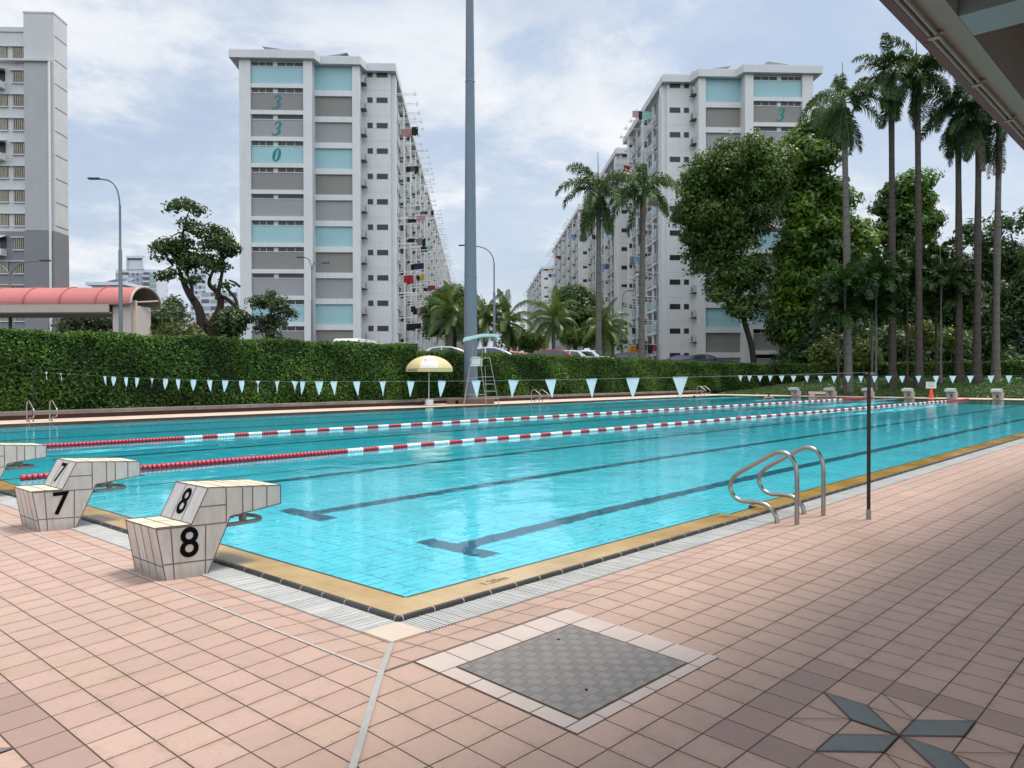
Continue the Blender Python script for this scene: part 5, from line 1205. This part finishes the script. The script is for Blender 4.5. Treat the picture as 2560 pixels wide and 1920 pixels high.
tree('round clipped tree behind the mast and the coconut palms', 78, 1136, zenv(Zd, .28933, [(330, 790, 235, 235), (330, 700, 190, 150), (180, 880, 100, 130), (500, 800, 80, 170)]), [[(1136, 880, .25), (1136, 800, .18), (1136, 760, .08)]], 'mid', 'dark', .30, 130, .8, 75, 'round trees between the blocks')
tree('round clipped tree before the right row of blocks, left of the palm trunks', 82, 1438, zenv(Zd, .28933, [(1375, 720, 180, 150), (1370, 650, 130, 85), (1400, 880, 170, 160)]), [[(1438, 880, .25), (1438, 800, .18), (1438, 770, .08)]], 'mid', 'dark', .30, 110, .8, 75, 'round trees between the blocks')
for (lb, bn, en) in (('green shrub below the left coconut palms', 1300, [(1290, 850, 50, 28), (1330, 855, 40, 26)]), ('bright shrub between the coconut palm and the palm trunk', 1450, [(1440, 850, 40, 25), (1530, 850, 40, 30), (1490, 852, 40, 26)])):
    tree(lb, 68, bn, en, [[(bn, 890, .05), (bn, 850, .03)]], 'bright', 'grey', .26, 26, .6, 60, 'shrubs along the car park', name='shrub', cat='shrub')
Ze = lambda x, y: (1280 + x * .36167, 120 + y * .36167); Zf = lambda x, y: (1760 + x * .36167, 420 + y * .36167)
tree('broad olive green tree with a leaning dark trunk covering the right block', 73, 1886, zenv(Ze, .36167, [(1700, 760, 190, 130), (1550, 740, 170, 110), (1830, 800, 110, 130), (1400, 860, 170, 120), (1270, 950, 130, 130), (1180, 1130, 90, 90), (1450, 1010, 220, 170), (1680, 980, 170, 120), (1300, 1180, 170, 150), (1480, 1230, 170, 130), (1240, 1330, 90, 70), (1400, 1400, 170, 110), (1560, 1500, 130, 90), (1320, 1500, 80, 60), (1800, 1000, 80, 140), (1620, 1260, 70, 60), (1500, 1600, 160, 80), (1640, 1640, 90, 80), (1430, 1700, 120, 70), (1560, 1800, 110, 80), (1700, 1760, 60, 50), (1640, 1130, 170, 110), (1560, 1330, 150, 110), (1700, 1230, 90, 90), (1600, 900, 220, 140), (1780, 930, 130, 120), (1720, 1520, 60, 70)]),
     zpath(Zf, [[(350, 1400, .30), (330, 1230, .28), (290, 1080, .26), (265, 950, .24), (240, 820, .20), (215, 690, .16), (190, 560, .12), (170, 400, .08)], [(240, 820, .12), (140, 640, .09), (60, 500, .05)], [(250, 720, .12), (260, 500, .09), (300, 260, .07), (350, 160, .05)], [(275, 980, .09), (330, 850, .07), (380, 800, .04)], [(200, 600, .08), (80, 250, .06), (0, 60, .04)]]), 'olive', 'dark', .33, 330, .82, 46, 'large trees left of the tall palms', zb=.8)
tree('tall bright green tree with layered sunlit tufts beside the tall palm', 77, 2030, zenv(Zf, .36167, [(740, -240, 100, 90), (790, -320, 80, 60), (860, -230, 90, 90), (690, -130, 90, 90), (760, -60, 170, 110), (700, 110, 170, 110), (820, 160, 150, 110), (640, 280, 130, 110), (860, 320, 130, 100), (920, 230, 60, 60), (760, 420, 200, 120), (950, 470, 170, 90), (1060, 480, 120, 110), (840, 600, 220, 130), (1080, 620, 110, 110), (620, 600, 140, 170), (700, 800, 200, 130), (580, 850, 100, 140), (900, 820, 170, 120), (620, 1050, 130, 110), (800, 1000, 160, 120), (560, 1160, 90, 50), (1000, 980, 130, 120)]),
     zpath(Zf, [[(760, 1420, .40), (730, 1250, .36), (720, 1000, .3), (700, 700, .25), (720, 350, .18), (740, 0, .1)], [(710, 800, .15), (900, 550, .1), (1000, 450, .06)]]), 'bright', 'dark', .50, 330, 1.0, 34, 'large trees left of the tall palms', flat=.6, zb=.9)
tree('separate bright tree standing against the sky between the palm trunks', 86, 2272, zenv(Zf, .36167, [(1430, 130, 110, 70), (1340, 200, 110, 90), (1480, 260, 140, 110), (1270, 290, 100, 80), (1560, 370, 80, 90), (1400, 390, 170, 120), (1270, 470, 90, 80), (1380, 540, 130, 60), (1500, 470, 60, 60)]), zpath(Zf, [[(1420, 1300, .3), (1410, 800, .25), (1400, 520, .18), (1420, 250, .08)]]), 'bright', 'dark', .50, 130, .9, 34, 'large trees left of the tall palms', flat=.6, zb=1.)
tree('dark branching tree at the right edge with open sky through its crown', 78, 2520, zenv(Zf, .36167, [(1800, 440, 70, 45), (1870, 500, 110, 70), (1760, 540, 60, 30), (2000, 400, 80, 50), (2120, 420, 90, 60), (2200, 360, 60, 60), (2050, 540, 120, 80), (1920, 620, 110, 90), (2150, 640, 120, 120), (2020, 760, 150, 110), (1900, 780, 90, 110), (2180, 850, 110, 130), (2000, 950, 150, 120), (2150, 1080, 110, 110), (1920, 1020, 70, 90)]), zpath(Zf, [[(2120, 1400, .35), (2130, 1000, .3), (2100, 760, .22), (2010, 640, .15), (1900, 560, .08)], [(2110, 780, .15), (2150, 600, .1), (2130, 460, .06)]]), 'dark', 'dark', .42, 66, .85, 26, 'dark trees behind the palms', zb=1.2)
for i, (lb, D, bn, en) in enumerate((('deep green tree filling the gap under the first tall palm', 76, 2110, [(2100, 800, 70, 90), (2050, 850, 60, 80)]), ('deep shaded tree behind the second and third tall palms', 78, 2250, [(2230, 760, 70, 100), (2290, 700, 60, 60), (2200, 830, 50, 70)]), ('leafy dark tree behind the fourth tall palm', 80, 2360, [(2360, 720, 60, 60), (2400, 800, 60, 90), (2340, 830, 50, 80)]), ('dark tree at the right edge behind the last tall palm', 74, 2540, [(2520, 820, 80, 110), (2590, 760, 60, 140)]))):
    tree(lb, D, bn, en, [[(bn, 960, .25), (bn, en[0][1], .15)]], 'dark', 'dark', .36, 70, 1.0, 42, 'dark trees behind the palms', zb=1.2)
for i, (lb, bn, ny) in enumerate((('yellowish shrub left of the second tall palm', 2160, 880), ('yellow leaved shrub right of the third tall palm', 2300, 840), ('low lit shrub under the bright tree', 2050, 880), ('pale green plant at the right edge by the last palm', 2535, 910), ('lit shrub between the fourth and fifth tall palms', 2380, 850))):
    tree(lb, 66 - i % 2 * 2, bn, [(bn, ny, 34, 34), (bn + 22, ny + 18, 24, 22)], [[(bn, 950, .04), (bn, ny, .03)]], 'yellowish' if i != 3 else 'mid', 'grey', .30, 16, .5, 46, 'lit shrubs under the palms', name='shrub', cat='shrub', zb=1.1)
for i, (nx, ny) in enumerate(((2010, 890), (2110, 880), (2200, 885), (2290, 880), (2370, 885), (2450, 880), (2540, 880), (2600, 870))):
    lb = ('left of the leftmost tall palm', 'between the first two tall palm trunks', 'just left of the second tall trunk', 'beside the third tall trunk', 'left of the fourth tall trunk', 'between the fifth and last tall trunks', 'right of the last tall trunk', 'at the right picture edge')[i]
    tree('dark shady shrub mass ' + lb, 74, nx, [(nx, ny, 70, 55), (nx + 40, ny - 15, 50, 45)], [[(nx, 950, .06), (nx, ny, .04)]], 'dark', 'dark', .34, 36, 1.0, 40, 'dark shrubs behind the end hedge', name='shrub', cat='shrub', zb=1.2)
m_env = [(V3(n_, 800 + 25 * math.sin(n_), 112), (9., 6., 11. + 2 * math.sin(n_ * .7))) for n_ in range(1900, 3000, 90)]
C, N = cloud(sub_blobs([((c.x, c.y, c.z), r) for c, r in m_env], 420, 2.3, low=1.1), 60); wd = leaves('woodland', C, N, .75, LEAF['dark'], None, .55); tag(wd, 'dark woodland closing the view behind the palms at right', 'woodland', kind='stuff')

# ------------------------------------------------------------------ palms
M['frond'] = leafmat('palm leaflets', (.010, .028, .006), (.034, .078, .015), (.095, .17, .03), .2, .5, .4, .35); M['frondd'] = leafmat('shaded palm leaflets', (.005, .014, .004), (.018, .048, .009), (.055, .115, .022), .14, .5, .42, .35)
M['coco'] = leafmat('coconut leaflets', (.03, .052, .010), (.085, .135, .024), (.20, .26, .06), .25, .5, .38, .5); M['dry'] = leafmat('dry palm leaflets', (.05, .04, .025), (.10, .082, .055), (.17, .145, .10), .1, .5, .6, .2); M['rachis'] = pm('palm leaf stalk', (.10, .15, .05), .5, .2, 3); M['shaft'] = pm('green crownshaft', (.085, .14, .05), .45, .15, 1.2, streak=.2)
def frond_mesh(name, L, e0, droop, n, ll, hang, mats, plume=.5, seed=0, wid=.05):
    r = np.random.default_rng(seed); K = 26; th_ = e0; p = np.zeros(3); P = [p.copy()]; T = []
    for i in range(K):
        th_ = e0 - droop * ((i + 1) / K) ** 1.4; t_ = np.array([cos(th_), 0, sin(th_)]); p = p + t_ * L / K; P.append(p.copy()); T.append(t_)
    T.append(T[-1]); V, F, MI = [], [], []
    m = MB(); m.tube([tuple(q) for q in P], [.045 * (1 - .85 * i / K) * L / 3.5 for i in range(K + 1)], 5); m.mi = [1] * len(m.f)
    for i in range(n):
        u = .10 + .90 * i / n; k = u * K; a = int(min(k, K - 1)); c = P[a] + (P[a + 1] - P[a]) * (k - a); t_ = T[a]; up_ = np.array([-t_[2], 0, t_[0]])
        l = ll * (math.sin(pi * min(1, .12 + u * .86)) ** .55) * r.uniform(.85, 1.1)
        for s in (-1, 1):
            tilt = r.uniform(-plume, plume) + .25; d_ = np.array([0, s, 0.]) * cos(tilt) + up_ * sin(tilt) + t_ * .55; d_ /= np.linalg.norm(d_)
            mid = c + d_ * l * .55; tip = c + d_ * l * .9 + np.array([0, 0, -1.]) * l * hang * r.uniform(.7, 1.2); w_ = t_ * wid * r.uniform(.8, 1.2)
            b = len(m.v); m.v += [tuple(c - w_ * .6), tuple(c + w_ * .6), tuple(mid + w_), tuple(mid - w_), tuple(tip)]; m.f += [(b, b + 1, b + 2, b + 3), (b + 3, b + 2, b + 4)]; m.mi += [0, 0]
    me = bpy.data.meshes.new(name); me.from_pydata(m.v, [], m.f)
    for q in mats: me.materials.append(q)
    me.polygons.foreach_set('material_index', m.mi); me.update(); return me
def fset(pref, mats, L, ll, hang, n, plume, wid, angles):
    return [[frond_mesh('frond', L, R(e), R(dr), n, ll, hang, mats, plume, 10 * i + s, wid) for s in range(2)] for i, (e, dr) in enumerate(angles)]
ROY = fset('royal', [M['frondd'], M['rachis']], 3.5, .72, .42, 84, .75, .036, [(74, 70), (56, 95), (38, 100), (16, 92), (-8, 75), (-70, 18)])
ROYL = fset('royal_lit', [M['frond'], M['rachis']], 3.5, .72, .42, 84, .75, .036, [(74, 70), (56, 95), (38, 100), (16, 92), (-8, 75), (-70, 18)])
COCO = fset('coconut', [M['coco'], M['rachis']], 4.3, .80, .95, 84, .2, .03, [(82, 45), (65, 85), (45, 100), (22, 95), (-5, 75), (-45, 40)])
SMALL = fset('small', [M['frondd'], M['rachis']], 2.3, .62, .25, 50, .8, .06, [(80, 50), (60, 95), (38, 100), (15, 85)])
DRY = [frond_mesh('dry_frond', 3.2, R(-78), R(8), 50, .45, .7, [M['dry'], M['dry']], .6, s, .03) for s in range(2)]
def palm(label, cat, nx, D, crown_ny, zb, r0, r1, lay, fr, shaft=0, lean=0., group=None, dry=0, sc=1., bark='palm', boot=False, seed=1, spear=True, cn=None):
    r = random.Random(seed); base = at(nx, D, zb); zc = zh(crown_ny, D); top = at(nx if cn is None else cn, D, zc); th = thing('palm_tree', label, cat, base, 0, group); dv = top - base; H = dv.z; hs = H - shaft
    f = lambda u: Vector((dv.x * u ** 1.6, dv.y * u ** 1.6, H * u)); us = np.linspace(0, hs / H, 12)
    m = MB(); m.tube([f(u) for u in us], [r0 * (1.45 if i == 0 else 1) + (r1 - r0) * i / 11 + .02 * sin(i * 1.3) for i in range(12)], 12); m.build('trunk', BARK[bark], th, True)
    if shaft:
        m = MB(); us = np.linspace(hs / H, 1.0, 6); m.tube([f(u) for u in us], [r1 * 1.02, r1 * 1.25, r1 * 1.15, r1 * .95, r1 * .75, r1 * .5], 12); m.build('crownshaft', M['shaft'], th, True)
    if boot:
        m = MB(); m.lathe([(r1 * .9, -.5), (r1 * 1.5, -.1), (r1 * 1.4, .2), (r1 * .9, .5)], tuple(f((hs - .3) / H)), 10); m.build('dead_sheath', pm('brown leaf sheath', (.22, .14, .09), .8, .2, 3), th, True)
    a = r.random() * 6
    for i, cnt in enumerate(lay):
        for j in range(cnt):
            a += 2 * pi / cnt + r.uniform(-.3, .3) if cnt > 1 else 2.4; me = fr[min(i, len(fr) - 1)][(i + j) % 2]; o = mesh_obj('frond', me, th, f(1.0 - .10 * i / H), (r.uniform(-.35, .35), r.uniform(-.12, .12), a + i)); o.scale = [sc * r.uniform(.88, 1.1)] * 3
        a += 1.1
    if spear: m = MB(); m.tube([dv + Vector((0, 0, -.2)), dv + Vector((.05, .1, 2.5 * sc))], [.06, .02], 6); m.build('spear_leaf', M['rachis'], th, True)
    for i in range(dry): mesh_obj('dry_frond', DRY[i % 2], th, f((hs - .1 + .15 * i) / H), (r.uniform(-.1, .1), r.uniform(-.1, .1), r.random() * 6))
    return th
GP, GT = 'tall royal palms on the mound at right', 'two tall royal palms before the right row of blocks'
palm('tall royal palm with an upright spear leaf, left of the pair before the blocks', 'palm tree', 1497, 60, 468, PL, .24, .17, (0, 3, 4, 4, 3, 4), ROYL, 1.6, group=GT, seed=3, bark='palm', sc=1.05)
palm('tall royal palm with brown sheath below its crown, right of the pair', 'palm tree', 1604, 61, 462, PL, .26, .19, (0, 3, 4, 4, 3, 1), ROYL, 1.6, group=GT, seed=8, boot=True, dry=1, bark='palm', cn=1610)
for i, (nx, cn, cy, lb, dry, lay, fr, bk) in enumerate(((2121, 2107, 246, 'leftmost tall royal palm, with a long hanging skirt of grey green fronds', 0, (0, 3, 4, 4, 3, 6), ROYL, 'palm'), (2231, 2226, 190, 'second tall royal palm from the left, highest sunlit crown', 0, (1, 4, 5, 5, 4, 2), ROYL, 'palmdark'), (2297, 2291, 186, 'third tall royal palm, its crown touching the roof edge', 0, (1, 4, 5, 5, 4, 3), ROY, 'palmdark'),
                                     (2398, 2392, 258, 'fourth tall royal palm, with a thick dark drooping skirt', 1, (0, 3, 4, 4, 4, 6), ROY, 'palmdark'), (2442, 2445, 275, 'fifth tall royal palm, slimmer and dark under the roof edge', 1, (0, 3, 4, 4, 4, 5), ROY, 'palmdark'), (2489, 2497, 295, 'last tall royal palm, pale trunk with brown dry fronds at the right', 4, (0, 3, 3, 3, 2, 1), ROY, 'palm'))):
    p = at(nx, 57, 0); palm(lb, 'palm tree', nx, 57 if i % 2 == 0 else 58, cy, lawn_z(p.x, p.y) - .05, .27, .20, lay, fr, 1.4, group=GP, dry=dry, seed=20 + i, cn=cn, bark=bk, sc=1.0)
for i, (nx, cy, lb) in enumerate(((1128, 782, 'coconut palm left of the mast, before the round tree'), (1212, 795, 'coconut palm half hidden behind the mast'), (1271, 795, 'coconut palm with a pale arching frond right of the curved lamp'), (1384, 792, 'coconut palm with the fullest drooping crown, above the maroon car'), (1510, 812, 'coconut palm behind the left tall palm trunk'))):
    palm(lb, 'palm tree', nx, 66, cy, PL, .17, .13, (2, 4, 5, 5, 5, 3), COCO, 0, group='short coconut palms in the car park', seed=40 + i, sc=.64)
for i, (nx, cy, D, lb) in enumerate(((2112, 715, 56, 'feathery small palm in front of the leftmost tall trunk'), (2190, 700, 57, 'small palm with grey green tips left of the second tall trunk'), (2096, 778, 57, 'lowest small palm with its spiky crown on the lawn edge'), (2180, 780, 58, 'small palm with drooping tips beside the low spiky one'), (2268, 700, 59, 'shaded small palm between the second and third tall trunks'), (2300, 655, 61, 'tallest small palm, behind the third tall trunk'), (2340, 668, 61, 'small palm with dark fan right of the third tall trunk'), (2352, 705, 58, 'small palm with a bright yellow green spear leaf'), (2395, 740, 59, 'dark small palm in front of the fourth tall trunk'))):
    p = at(nx, D, 0); palm(lb, 'palm tree', nx, D, cy, lawn_z(p.x, p.y) - .05, .10, .07, (3, 5, 6, 5), SMALL, .5, group='small palms on the mound', seed=60 + i, sc=1.05, bark='palm' if i % 2 else 'palmdark')
